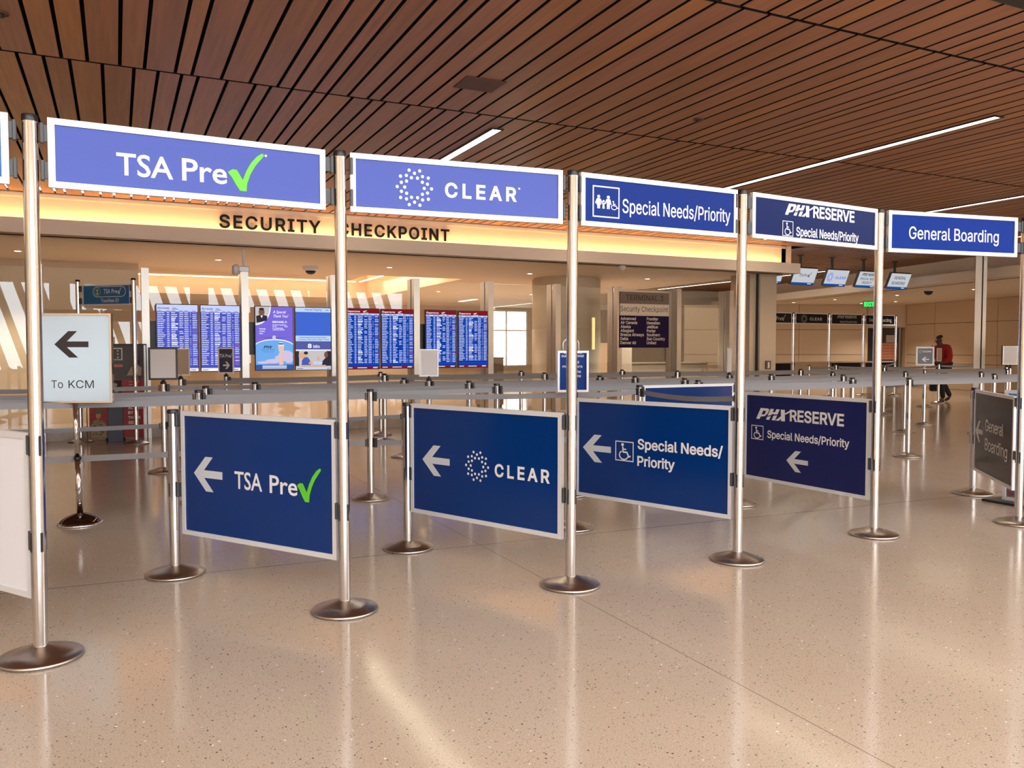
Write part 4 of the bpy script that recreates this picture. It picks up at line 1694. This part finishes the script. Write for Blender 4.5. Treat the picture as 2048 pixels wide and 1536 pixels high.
def board(arr, seed):
    r = random.Random(seed)

    def draw(t, P):
        a = MB()
        mats = [S_ARR, S_ARR2, S_HEAD, S_TXT] if arr else [S_DEP, S_DEP2, S_RED, S_PALE]
        top = .90 if arr else .895
        rectp(a, P, 0, 1, 0, 1, -.001, 0)
        n = 30
        rows = []
        for i in range(n):
            v1 = top - .005 - i * (top - .065) / n
            v0 = v1 - (top - .065) / n
            rows.append((v0, v1))
            if i % 2:
                rectp(a, P, 0, 1, v0, v1, -.0014, 1)
        rectp(a, P, 0, 1, top + (0 if arr else .03), 1, -.0016, 2)
        if not arr:
            rectp(a, P, 0, 1, top, top + .03, -.0016, 3)
            rectp(a, P, 0, 1, 0, .035, -.0016, 2)
        else:
            rectp(a, P, 0, 1, 0, .045, -.0016, 3)
        a.build('display', mats, t)
        b = MB()
        cols = ((.015, .13, .21, 1), (.245, .30, .31, 1), (.35, .44, .52, 1), (.545, .62, .65, .8), (.67, .76, .78, 1), (.81, .825, .83, .8), (.87, .97, .985, 1))
        for i, (v0, v1) in enumerate(rows[:n - (2 if seed % 3 == 0 else 1)]):
            h = v1 - v0
            for ci, (c0, cmin, cmax, pr) in enumerate(cols):
                if r.random() > pr:
                    continue
                c1 = r.uniform(cmin, cmax)
                th = .30 if ci != 2 else r.choice([.30, .34, .62])
                vm = (v0 + v1) / 2
                mi = 2 if (ci == 6 and r.random() < .12) else 0
                u = c0
                while u < c1 - .008:      # broken into word sized dashes
                    u2 = min(c1, u + r.uniform(.05, .11))
                    rectp(b, P, u, u2, vm - h * th / 2, vm + h * th / 2, -.002, mi)
                    u = u2 + .007
        y = -.0021
        p0 = P(.02, .935 if arr else .945)
        p1 = P(.31 if arr else .42, .97)
        put(b, 'Arrivals' if arr else 'Departures', p0[0], p1[0], p0[1], (.032 if arr else .03), y, 1 if arr else 0, 'B', .012)
        q = (.36, .945) if arr else (.5, .948)
        a0 = P(*q)
        b.poly([(a0[0], a0[1] + .012), (a0[0] + .03, a0[1]), (a0[0] + .075, a0[1] + (0 if arr else .02)), (a0[0] + .075, a0[1] + (.006 if arr else .028))], y, 1 if arr else 0)
        rectp(b, P, q[0] + .01, q[0] + .17, q[1] - .017, q[1] - .011, y, 1 if arr else 0)
        for u in (.02, .24, .36, .54, .67, .86):
            rectp(b, P, u, u + .09, (.908 if arr else .905), (.914 if arr else .912), y, 1)
        l0 = P(.80, .008)
        phx(b, l0[0], l0[0] + .095, l0[1], l0[1] + .022, y, 1 if arr else 0)
        rectp(b, P, .02, .18, .012, .022, y, 1 if arr else 0)
        if not arr:
            rectp(b, P, .33, .62, .012, .022, y, 0)
        b.build('lettering', [S_TXT, S_INK, S_PINKT], t)
    return draw


def ell(mb, P, u, v, ru, rv, y, mi, n=20, a0=0, a1=360):
    pts = [P(u + ru * math.cos(math.radians(a0 + (a1 - a0) * i / n)), v + rv * math.sin(math.radians(a0 + (a1 - a0) * i / n))) for i in range(n + (0 if a1 - a0 == 360 else 1))]
    mb.poly(pts, y, mi)


def thanks(t, P):
    a = MB()
    rectp(a, P, 0, 1, 0, 1, -.001, 0)
    # round portrait at the upper left corner
    pts = [P(0, 1), P(0, .72)] + [P(.0 + .42 * math.sin(math.radians(k * 6)), 1 - .29 * math.cos(math.radians(k * 6))) for k in range(0, 16)] 
    pts = [P(0, 1)] + [P(.41 * math.cos(math.radians(q)), 1 - .29 * math.sin(math.radians(q))) for q in range(90, -1, -6)]
    a.poly(pts, -.0012, 1)
    pts = [P(0, 1)] + [P(.385 * math.cos(math.radians(q)), 1 - .272 * math.sin(math.radians(q))) for q in range(90, -1, -6)]
    a.poly(pts, -.0014, 2)
    a.poly([P(.03, .745), P(.30, .78), P(.32, .85), (P(.22, .87)), P(.11, .87), P(.02, .85)], -.0016, 3)
    ell(a, P, .165, .915, .078, .062, -.0018, 4)
    ell(a, P, .165, .962, .07, .02, -.002, 3)
    a.poly([P(.13, .865), P(.20, .865), P(.165, .82)], -.0018, 1)
    # sky with arched edge, tower, clouds
    arc = [P(u, .36 + .13 * math.sqrt(max(0, 1 - ((u - .5) / .56) ** 2))) for u in [i / 16 for i in range(17)]]
    arc2 = [P(u, .345 + .13 * math.sqrt(max(0, 1 - ((u - .5) / .56) ** 2))) for u in [i / 16 for i in range(17)]]
    a.poly([P(0, .07)] + [P(1, .07)] + arc[::-1], -.0012, 1)
    a.poly([P(0, .07)] + [P(1, .07)] + arc2[::-1], -.0014, 5)
    for (u, v, ru, rv) in ((.85, .24, .2, .07), (.70, .19, .2, .05), (.45, .14, .2, .035), (.2, .12, .16, .02), (.93, .17, .12, .06)):
        ell(a, P, min(u, 1 - ru), v, ru, rv, -.0015, 6)
    rectp(a, P, 0, 1, 0, .085, -.0016, 7)
    a.poly([P(.62, .08), P(.73, .08), P(.72, .30), P(.63, .30)], -.0018, 8)
    a.poly([P(.61, .30), P(.74, .30), P(.76, .39), P(.59, .39)], -.0019, 8)
    rectp(a, P, .60, .75, .39, .405, -.002, 1)
    rectp(a, P, .61, .73, .405, .425, -.002, 3)
    rectp(a, P, .615, .725, .425, .435, -.002, 1)
    a.build('display', [S_PURP, S_TXT, S_GREY, S_SUIT, S_SKIN, S_SKY, S_CLOUD, S_NAVY, S_PINK], t)
    b = MB()
    y = -.0024
    q = lambda s, u0, u1, v, c, bold=.0, f='H', sh=0, mi=0: put(b, s, P(u0, v)[0], P(u1, v)[0], P(u0, v)[1], c, y, mi, f, bold, 1, sh)
    q('A Special', .46, .80, .90, .045, .004, 'B', .3)
    q('Thank You!', .46, .86, .835, .045, .004, 'B', .3)
    q('MICHAEL P.', .45, .85, .748, .03, .03)
    q('has been recognized', .45, .82, .708, .018, .02)
    q('for our', .45, .56, .683, .018, .02)
    q('Award', .77, .86, .683, .018, .02)
    q('for outstanding', .45, .73, .655, .018, .02)
    q('customer service!', .45, .77, .630, .018, .02)
    for k, s in enumerate(('Friendly', 'Caring', 'Kind')):
        q(s, .10, (.27, .24, .19)[k], .642 - k * .036, .018, .03)
    p0 = P(.20, .345)
    phx(b, p0[0], p0[0] + .155, p0[1], p0[1] + .042, y, 1)
    rectp(b, P, .14, .50, .325, .329, y, 2)
    rectp(b, P, .14, .50, .31, .313, y, 2)
    rectp(b, P, .17, .48, .285, .289, y, 2)
    for v in (.062, .044, .024):
        rectp(b, P, .17, .82, v, v + .009, y, 0)
    # plane seen head on
    ell(b, P, .49, .515, .05, .035, y, 3)
    b.poly([P(.06, .522), P(.44, .505), P(.44, .516)], y, 2)
    b.poly([P(.94, .522), P(.54, .505), P(.54, .516)], y, 2)
    b.poly([P(.485, .55), P(.495, .55), P(.49, .60)], y, 2)
    b.build('lettering', [S_TXT, S_SUIT, S_NAVY, S_CLOUD], t)


def paging(t, P):
    a = MB()
    rectp(a, P, 0, 1, 0, 1, -.001, 0)
    rectp(a, P, 0, 1, .93, 1, -.0012, 1)
    rectp(a, P, 0, 1, .46, .55, -.0012, 1)
    rectp(a, P, 0, 1, .325, .455, -.0012, 2)
    rectp(a, P, 0, 1, .31, .325, -.0012, 3)
    rectp(a, P, 0, 1, .04, .31, -.0012, 4)
    rectp(a, P, 0, 1, 0, .04, -.0012, 1)
    # two people at a counter
    rectp(a, P, 0, .09, .06, .30, -.0014, 5)
    rectp(a, P, .88, 1, .06, .30, -.0014, 5)
    ell(a, P, .17, .23, .10, .05, -.0014, 6)
    a.poly([P(.16, .07), P(.42, .07), P(.40, .15), P(.34, .20), P(.24, .20), P(.17, .15)], -.0016, 7)
    ell(a, P, .30, .24, .05, .035, -.0018, 6)
    ell(a, P, .285, .27, .06, .025, -.002, 5)
    a.poly([P(.72, .06), P(.97, .06), P(.96, .17), P(.86, .20), P(.76, .14)], -.0016, 5)
    ell(a, P, .86, .24, .055, .05, -.0018, 8)
    a.poly([P(.40, .10), P(.74, .08), P(.76, .12), P(.42, .14)], -.0019, 1)
    a.poly([P(.36, .09), P(.5, .10), P(.46, .14), P(.37, .12)], -.002, 6)
    a.poly([P(.60, .15), P(.68, .14), P(.66, .22), P(.61, .22)], -.0017, 6)
    rectp(a, P, .15, .85, .045, .075, -.0021, 6)
    a.build('display', [S_PAGE, S_PALE, S_MINB, S_TXT, S_GREY, S_SUIT, S_SKIN2, S_UNI, S_SKIN], t)
    b = MB()
    y = -.0024
    p = lambda s, u0, u1, v, c, mi, bold=.0, f='H': put(b, s, P(u0, v)[0], P(u1, v)[0], P(u0, v)[1], c, y, mi, f, bold)
    p('Visual Paging', .26, .74, .955, .032, 1)
    p('Current Security Wait Time', .06, .94, .475, .028, 1)
    rectp(b, P, .1, .88, .517, .524, y, 2)
    p('8', .34, .45, .35, .072, 0, .03)
    p('Min', .50, .68, .35, .05, 0, .008)
    rectp(b, P, .03, .2, .014, .022, y, 1)
    rectp(b, P, .88, .98, .014, .022, y, 1)
    rectp(b, P, .86, .94, .962, .97, y, 1)
    b.build('lettering', [S_TXT, S_INK, S_NAVY], t)


YS = 14.10
GS = 'upright flight boards on the glass wall'
screen('left of the two violet blue arrivals boards on the glass wall', .572, 1.200, 1.035, 2.112, YS, board(True, 1), GS)
screen('right of the two violet blue arrivals boards on the glass wall', 1.222, 1.842, 1.035, 2.112, YS, board(True, 2), GS)
screen('purple thank you poster screen showing a control tower', 2.066, 2.695, 1.040, 2.112, YS, thanks, 'upright poster screens on the glass wall')
screen('visual paging screen reading 8 Min, left of the second tall post', 2.715, 3.330, 1.040, 2.110, YS, paging, 'upright poster screens on the glass wall')
screen('departures board directly right of the second tall post', 3.575, 4.184, 1.046, 2.110, YS, board(False, 4), GS)
screen('second departures board counting from the second tall post', 4.206, 4.815, 1.052, 2.108, YS, board(False, 5), GS)
screen('third departures board, half behind the plain white sign holder', 5.030, 5.636, 1.056, 2.110, YS, board(False, 7), GS)
screen('rightmost departures board with an empty blue band at its foot', 5.663, 6.262, 1.056, 2.106, YS, board(False, 6), GS)

# airline directory between two pillars
td = thing('directory_sign', 'airline directory hung between pillars, headed TERMINAL 3 Security Checkpoint', 'sign', (9.185, 14.16, 0))
W_ = 1.235
for (nm, z0, z1, m) in (('header_panel', 2.325, 2.562, BROWNH), ('title_panel', 2.083, 2.322, CREAMS), ('list_panel', 1.428, 2.08, PURPL)):
    a = MB()
    a.box(.03, W_, 0, .04, z0, z1)
    a.build(nm, m, td)
a = MB()
a.box(.0, W_ + .03, .04, .07, 1.428, 2.60)
a.build('backing', FIN, td)
a = MB()
y = -.001
put(a, 'TERMINAL 3', .165, 1.09, 2.395, .11, y, 1, 'H', .006)
put(a, 'Security Checkpoint', .035, 1.21, 2.165, .105, y, 1, 'H', .0)
L1 = ('Advanced', 'Air Canada', 'Alaska', 'Allegiant', 'Breeze Airways', 'Delta', 'Denver Air')
L2 = ('Frontier', 'Hawaiian', 'JetBlue', 'Porter', 'Southern', 'Sun Country', 'United')
for i in range(7):
    put(a, L1[i], .04, None, 1.99 - i * .082, .062, y, 0, 'H', .02)
    put(a, L2[i], .68, None, 1.99 - i * .082, .062, y, 0, 'H', .02)
a.build('lettering', [mat('cream_vinyl', srgb(226, 214, 200), .5), INK], td)

# service poster kiosk at the left
RED = mat('crimson_print', srgb(150, 26, 42), .4)
DKG = mat('charcoal_print', srgb(66, 62, 66), .4)
SLB = mat('slate_blue_print', srgb(58, 74, 100), .4)
ks = thing('poster_kiosk', 'dark red and grey poster kiosk with a soldier picture, below the teal header', 'kiosk', (-.02, 13.80, 0), -.12)
a = MB()
a.box(-.36, .40, 0, .05, .62, 1.46, 0, bev=.004)
a.build('poster_board', DKG, ks)
a = MB()
a.box(-.345, .385, -.004, 0, .64, .95, 0)
a.build('red_band', RED, ks)
for (x0, x1) in ((-.36, -.11), (.10, .38)):
    a = MB()
    a.box(x0, x1, 0, .04, .06, .62, 0)
    a.build('lower_panel', RED, ks)
a = MB()
a.box(-.11, .10, -.03, .06, 0, .66, 0, bev=.004)
a.build('pedestal', SLB, ks)
a = MB()
a.box(-.40, .44, .01, .03, 1.46, 1.48)
for x in (-.40, .43):
    a.box(x, x + .012, .01, .03, .0, 1.48)
for x in (-.13, .115):
    a.lathe([(.014, 0), (.014, .06)], 10, M=Matrix.Translation((x, .02, 0)))
a.build('frame', DARKM, ks)
a = MB()
y = -.006
a.stroke([(-.12, 1.24), (.10, 1.24), (.10, 1.41), (-.12, 1.41)], .016, y, 0, None, True)
put(a, 'O', -.085, -.015, 1.265, .12, y, 0, 'H', .03)
for k in range(3):
    cx, cz = .045, 1.275 + k * .05
    a.poly([(cx + .018 * (1 if i % 2 == 0 else .42) * math.sin(PI * i / 5), cz + .018 * (1 if i % 2 == 0 else .42) * math.cos(PI * i / 5)) for i in range(10)], y, 0)
a.rect(-.10, .11, 1.13, 1.17, y, 1)
a.rect(.0, .12, .66, .74, y, 0)
for k in range(6):
    a.rect(.19, .33 - .03 * (k % 3), .90 - k * .045, .915 - k * .045, y, 1)
for k, s in enumerate(('ALWAYS', 'BY', 'THEIR', 'SIDE')):
    put(a, s, .17, None, .49 - k * .075, .045, -.003, 0, 'H', .03)
a.build('lettering', [WHITE, mat('pink_vinyl', srgb(205, 130, 130), .5)], ks)
a = MB()
y = -.002
CAM1, CAM2 = 0, 1
a.poly([(-.345, .07), (-.125, .07), (-.13, .24), (-.17, .32), (-.215, .345), (-.265, .345), (-.31, .32), (-.345, .25)], y, 0)
for k in range(26):
    a.disc(-.24 + rnd.uniform(-.085, .085), .10 + rnd.uniform(0, .22), rnd.uniform(.008, .018), y - .0006, 1 + k % 2, 7)
a.disc(-.238, .405, .036, y - .001, 3, 16, .052)
a.poly([(-.285, .43), (-.29, .47), (-.265, .515), (-.235, .525), (-.20, .512), (-.182, .47), (-.188, .43)], y - .0015, 1)
a.build('picture', [mat('camo_tan', srgb(150, 140, 116), .6), mat('camo_green', srgb(104, 108, 84), .6), mat('camo_dark', srgb(82, 74, 62), .6), mat('print_skin', srgb(196, 150, 124), .6)], ks)
a = MB()
y = -.0045
a.poly([(.16, 1.0), (.36, 1.0), (.37, 1.12), (.30, 1.17), (.22, 1.12)], y, 0)
a.disc(.30, 1.20, .045, y, 1, 14)
a.poly([(-.09, .66), (.09, .66), (.09, .93), (-.09, .93)], y, 1)
a.disc(0, .86, .03, y - .001, 0, 10)
a.poly([(-.04, .75), (.04, .75), (.0, .85)], y - .001, 0)
a.build('picture', [mat('print_grey', srgb(176, 168, 156), .6), mat('print_dark', srgb(40, 38, 46), .6)], ks)

# landscape poster stand behind the last tall post
ps = thing('poster_stand', 'low poster stand with a desert landscape print at the right edge', 'poster stand', (7.34, 4.30, 0), -PI / 2)
a = MB()
a.box(-.66, .66, -.15, .15, 0, .022, 0, bev=.004)
a.build('base', BLACK, ps)
a = MB()
a.box(-.55, .55, .012, .03, .022, 1.03)
a.build('backboard', ALU, ps)
fr = frame_mb(1.10, .022, 1.03, .03, .04)
fr.v = [(v[0] - .55, v[1], v[2]) for v in fr.v]
fr.build('frame', ALU, ps)
LM = bpy.data.materials.new('desert_print')
LM.use_nodes = True
nt = LM.node_tree
b = nt.nodes['Principled BSDF']
b.inputs['Roughness'].default_value = .3
tc = nt.nodes.new('ShaderNodeTexCoord')
mp = nt.nodes.new('ShaderNodeMapping')
mp.inputs['Scale'].default_value = (3, 3, 12)
nz = nt.nodes.new('ShaderNodeTexNoise')
nz.inputs['Scale'].default_value = 1.3
nz.inputs['Detail'].default_value = 5
nt.links.new(tc.outputs['Object'], mp.inputs[0])
nt.links.new(mp.outputs[0], nz.inputs['Vector'])
sp = nt.nodes.new('ShaderNodeSeparateXYZ')
nt.links.new(tc.outputs['Object'], sp.inputs[0])
m1 = nt.nodes.new('ShaderNodeMath')
m1.operation = 'MULTIPLY_ADD'
m1.inputs[1].default_value = .32
nt.links.new(nz.outputs['Fac'], m1.inputs[0])
nt.links.new(sp.outputs[2], m1.inputs[2])
rp = nt.nodes.new('ShaderNodeValToRGB')
els = rp.color_ramp.elements
els[0].position, els[0].color = .10, srgb(150, 150, 40)
els[1].position, els[1].color = .90, srgb(92, 168, 232)
for p_, c_ in ((.16, srgb(198, 184, 60)), (.19, srgb(112, 60, 82)), (.33, srgb(186, 160, 176)), (.42, srgb(110, 62, 88)), (.50, srgb(176, 146, 160)), (.58, srgb(120, 80, 90)), (.70, srgb(150, 120, 110)), (.79, srgb(196, 214, 236))):
    e = els.new(p_)
    e.color = c_
mscale = nt.nodes.new('ShaderNodeMath')
mscale.operation = 'MULTIPLY'
mscale.inputs[1].default_value = .80
nt.links.new(m1.outputs[0], mscale.inputs[0])
nt.links.new(mscale.outputs[0], rp.inputs[0])
nt.links.new(rp.outputs[0], b.inputs['Base Color'])
a = MB()
a.box(-.525, .525, -.006, .012, .05, 1.003)
a.build('print', LM, ps)

# ------------------------------------------------------------------ hanging monitors
MFR = mat('monitor_black', (.015, .015, .017, 1), .3)
M_BG = E_('monitor_pale', 190, 194, 198)
M_BL = E_('monitor_blue', 20, 74, 150)
M_TX = E_('monitor_ink', 44, 58, 78)
M_LB = E_('monitor_lavender', 96, 120, 235)


def monitor(label, x, y, art):
    t = thing('hanging_monitor', label, 'monitor', (x, y, HC), 0, 'monitors hung over the queue')
    a = MB()
    a.lathe([(.03, -.40), (.03, 0)], 12)
    a.lathe([(.075, -.02), (.075, 0)], 16)
    a.box(-.10, .10, -.09, .03, -.42, -.30)
    a.build('pole', BLACK, t)
    M_ = Matrix.Translation((0, -.14, -.52)) @ Matrix.Rotation(math.radians(24), 4, 'X')
    b = MB()
    b.box(-.37, .37, 0, .07, -.215, .215, 0, M_)
    b.build('housing', MFR, t)
    c = MB()
    c.rect(-.36, .36, -.205, .205, -.001, 0, M_)
    c.rect(-.36, .36, -.205, -.15, -.002, 1, M_)
    c.rect(.16, .28, -.185, -.17, -.003, 2, M_)
    c.build('display', [M_BG, M_BL, S_TXT], t)
    d = MB()
    art(d, M_)
    d.build('lettering', [M_TX, M_LB], t)


yt = -.003
monitor('hanging monitor partly hidden by the wide steel column', 13.90, 15.07, lambda d, M_: put(d, 'TSA', -.2, .1, 0, .07, yt, 0, 'B', .01, M=M_))
monitor('hanging monitor with check mark lettering, first clear of the wide steel column', 14.95, 15.07, lambda d, M_: (
    put(d, 'TSA', -.18, -.04, .0, .07, yt, 0, 'B', .006, M=M_), put(d, 'Pre', -.02, .10, .0, .07, yt, 0, 'B', .006, M=M_), check(d, .10, .19, -.02, .12, yt, 0, M_)))
monitor('hanging monitor with a lavender ring emblem', 16.00, 15.07, lambda d, M_: (
    dot_ring(d, -.22, .02, .10, .12, yt, 1, M_, .12), put(d, 'CLEAR', -.05, .31, -.02, .07, yt, 1, 'H', .03, 1.1, M=M_)))
monitor('hanging monitor with three lines of dark letters, behind the fifth tall post', 17.08, 15.07, lambda d, M_: (
    phx(d, -.26, -.05, .10, .17, yt, 0, M_), put(d, 'RESERVE', -.04, .26, .10, .065, yt, 0, 'H', .03, M=M_),
    put(d, 'SPECIAL NEEDS', -.28, .28, -.01, .06, yt, 0, 'H', .01, M=M_), put(d, 'PRIORITY', -.17, .17, -.11, .06, yt, 0, 'H', .01, M=M_)))
monitor('rightmost hanging monitor, two lines reading GENERAL BOARDING', 18.20, 15.07, lambda d, M_: (
    put(d, 'GENERAL', -.22, .22, .05, .08, yt, 0, 'H', .01, M=M_), put(d, 'BOARDING', -.24, .24, -.09, .08, yt, 0, 'H', .01, M=M_)))

# exit sign and door notice
ex = thing('exit_sign', 'green lit EXIT sign hung beside the fifth tall post', 'exit sign', (22.95, 20.0, 0), -.5)
a = MB()
a.box(-.2, .2, -.02, .02, 2.80, 3.02, 0, bev=.004)
a.build('housing', mat('exit_clear_panel', srgb(150, 130, 105), .3), ex)
a = MB()
put(a, 'EXIT', -.17, .17, 2.83, .155, -.022, 0, 'H', .05)
a.build('lettering', [emat('exit_green', (.02, 1, .12, 1), 1.6)], ex)
a = MB()
a.box(-.012, .012, -.01, .01, 3.02, HS)
a.build('hanger', ALU, ex)
dn = thing('door_notice', 'orange and white notice sheets on the far glazed door', 'notice', (0, 0, 0))
dn.matrix_world = dM @ Matrix.Translation((.98, .298, 0))
a = MB()
a.box(-.26, .30, -.006, 0, 1.0, 1.62, 0)
a.box(-.12, .18, -.006, 0, 1.64, 1.92, 1)
a.build('sheet', [mat('orange_sheet', srgb(224, 150, 116), .6), mat('grey_sheet', srgb(196, 180, 160), .6)], dn)
a = MB()
for k in range(5):
    a.rect(-.23, .0, 1.08 + k * .11, 1.11 + k * .11, -.007, 0)
    a.rect(.04, .27, 1.08 + k * .11, 1.11 + k * .11, -.007, 0)
a.build('lettering', [mat('pale_ink', srgb(190, 110, 84), .6)], dn)


# ------------------------------------------------------------------ person far right
def skin_body(name, verts, edges, radii, m, parent, root=0, sub=2):
    me = bpy.data.meshes.new(name)
    bm = bmesh.new()
    ly = bm.verts.layers.skin.verify()
    bv = [bm.verts.new(v) for v in verts]
    for (a_, b_) in edges:
        bm.edges.new((bv[a_], bv[b_]))
    for i, v in enumerate(bv):
        r = radii[i]
        v[ly].radius = r if isinstance(r, tuple) else (r, r)
        v[ly].use_root = (i == root)
    bm.to_mesh(me)
    bm.free()
    me.materials.append(m)
    o = bpy.data.objects.new(name, me)
    C.objects.link(o)
    o.parent = parent
    sk = o.modifiers.new('skin', 'SKIN')
    sk.use_smooth_shade = True
    ss = o.modifiers.new('sub', 'SUBSURF')
    ss.levels = sub
    ss.render_levels = sub
    return o


SKIN = mat('dark_brown_skin', srgb(86, 56, 42), .5)
JACK = mat('dark_red_fleece', srgb(150, 18, 18), .8)
PANT = mat('black_trousers', (.012, .011, .012, 1), .8)
SHOE = mat('black_shoe', (.01, .01, .01, 1), .5)
HAIR = mat('black_hair', (.012, .01, .01, 1), .8)
# person frame: +x is forward
pr = thing('person', 'person in a dark red jacket and black trousers walking left with a dark bag', 'person', (19.75, 14.75, 0), math.radians(168))
V = [(0, 0, .98), (.02, 0, 1.18), (.06, 0, 1.38), (.12, 0, 1.48), (.16, 0, 1.535), (.19, 0, 1.615), (.205, 0, 1.715),
     (.03, .10, .93), (.17, .10, .52), (.10, .10, .09), (.24, .10, .035),
     (.0, -.10, .93), (-.06, -.10, .52), (-.30, -.10, .14), (-.18, -.11, .03),
     (.07, .20, 1.42), (.06, .27, 1.14), (.28, .22, 1.04), (.36, .20, 1.05),
     (.07, -.20, 1.42), (-.06, -.27, 1.15), (-.02, -.28, .90), (.0, -.28, .82)]
Ed = [(0, 1), (1, 2), (2, 3), (3, 4), (4, 5), (5, 6), (0, 7), (7, 8), (8, 9), (9, 10), (0, 11), (11, 12), (12, 13), (13, 14),
      (2, 15), (15, 16), (16, 17), (17, 18), (2, 19), (19, 20), (20, 21), (21, 22)]
Rr = [(.13, .15), (.125, .15), (.13, .17), (.09, .10), .055, (.088, .075), (.07, .06), .09, .06, .04, .035, .09, .06, .04, .035,
      .065, .045, .035, .03, .065, .045, .035, .03]
body = skin_body('body', V, Ed, Rr, SKIN, pr)
jv = [0, 1, 2, 3, 15, 16, 17, 19, 20, 21]
mp_ = {a_: i for i, a_ in enumerate(jv)}
VV = [V[i] for i in jv]
VV[0] = (0, 0, .93)
VV[6] = (.25, .225, 1.045)
skin_body('jacket', VV, [(mp_[a_], mp_[b_]) for (a_, b_) in Ed if a_ in mp_ and b_ in mp_],
          [(.20, .225), (.195, .225), (.19, .235), (.095, .105), .11, .085, .06, .11, .085, .06], JACK, pr)
pv = [0, 7, 8, 9, 11, 12, 13]
mp_ = {a_: i for i, a_ in enumerate(pv)}
skin_body('trousers', [V[i] for i in pv], [(mp_[a_], mp_[b_]) for (a_, b_) in Ed if a_ in mp_ and b_ in mp_],
          [(.14, .16), .105, .078, .062, .105, .078, .062], PANT, pr)
for (p0, p1) in (((.07, .10, .04), (.28, .10, .03)), ((-.28, -.10, .11), (-.14, -.11, .028))):
    skin_body('shoe', [p0, ((p0[0] + p1[0]) / 2, p0[1], (p0[2] + p1[2]) / 2), p1], [(0, 1), (1, 2)], [.045, .045, .034], SHOE, pr)
skin_body('hair', [(.16, 0, 1.675), (.165, 0, 1.725), (.18, 0, 1.755)], [(0, 1), (1, 2)], [.088, .09, .075], HAIR, pr)
for sy in (-1, 1):
    e = MB()
    e.lathe([(.001, -.011), (.008, -.008), (.011, 0), (.008, .008), (.001, .011)], 8, M=Matrix.Translation((.278, .03 * sy, 1.64)), cap=False)
    e.build('eye', WHITE, pr)
    e = MB()
    e.lathe([(.006, -.03), (.016, -.015), (.018, .01), (.008, .03)], 8, M=Matrix.Translation((.175, .082 * sy, 1.62)))
    e.build('ear', SKIN, pr)
e = MB()
e.add([(.270, -.018, 1.59), (.270, .018, 1.59), (.306, 0, 1.595), (.272, 0, 1.645)], [[0, 1, 2], [0, 2, 3], [2, 1, 3], [1, 0, 3]])
e.build('nose', SKIN, pr)
e = MB()
e.box(.256, .276, -.025, .025, 1.56, 1.57)
e.build('mouth', mat('dark_lip', srgb(70, 36, 32), .5), pr)
for (hx, hy, hz, dx) in ((.36, .20, 1.05, 1), (.0, -.28, .82, 0)):
    for k in range(5):
        q = (k - 2) * .017
        if dx:
            pts = [(hx, hy + q, hz), (hx + .05, hy + q, hz - .005), (hx + .075 - .01 * abs(k - 2), hy + q, hz - .03)]
        else:
            pts = [(hx + q, hy, hz), (hx + q, hy + .005, hz - .05), (hx + q, hy + .02, hz - .08 + .01 * abs(k - 2))]
        if k == 0:
            pts = [(hx, hy, hz), (hx + (.02 if dx else .035), hy + (.04 if dx else .01), hz - (.01 if dx else .02)), (hx + (.05 if dx else .04), hy + (.045 if dx else .02), hz - (.01 if dx else .05))]
        skin_body('finger', pts, [(0, 1), (1, 2)], [.010, .009, .008], SKIN, pr, 0, 1)
bag = thing('bag', 'dark carry bag hanging low behind the legs of the person in red', 'bag', (19.80, 15.03, 0), math.radians(168))
a = MB()
a.box(-.22, .17, -.06, .06, .27, .58, 0, bev=.03)
a.build('body', mat('black_nylon', (.014, .014, .015, 1), .7), bag)
a = MB()
a.tube([(-.14, 0, .57), (-.12, 0, .70), (-.03, 0, .745), (.06, 0, .70), (.08, 0, .57)], .011, 8)
a.build('handle', BLACK, bag)
a = MB()
a.box(-.20, -.08, .055, .075, .42, .50, 0, bev=.006)
a.build('pocket', mat('olive_patch', srgb(140, 136, 84), .7), bag)
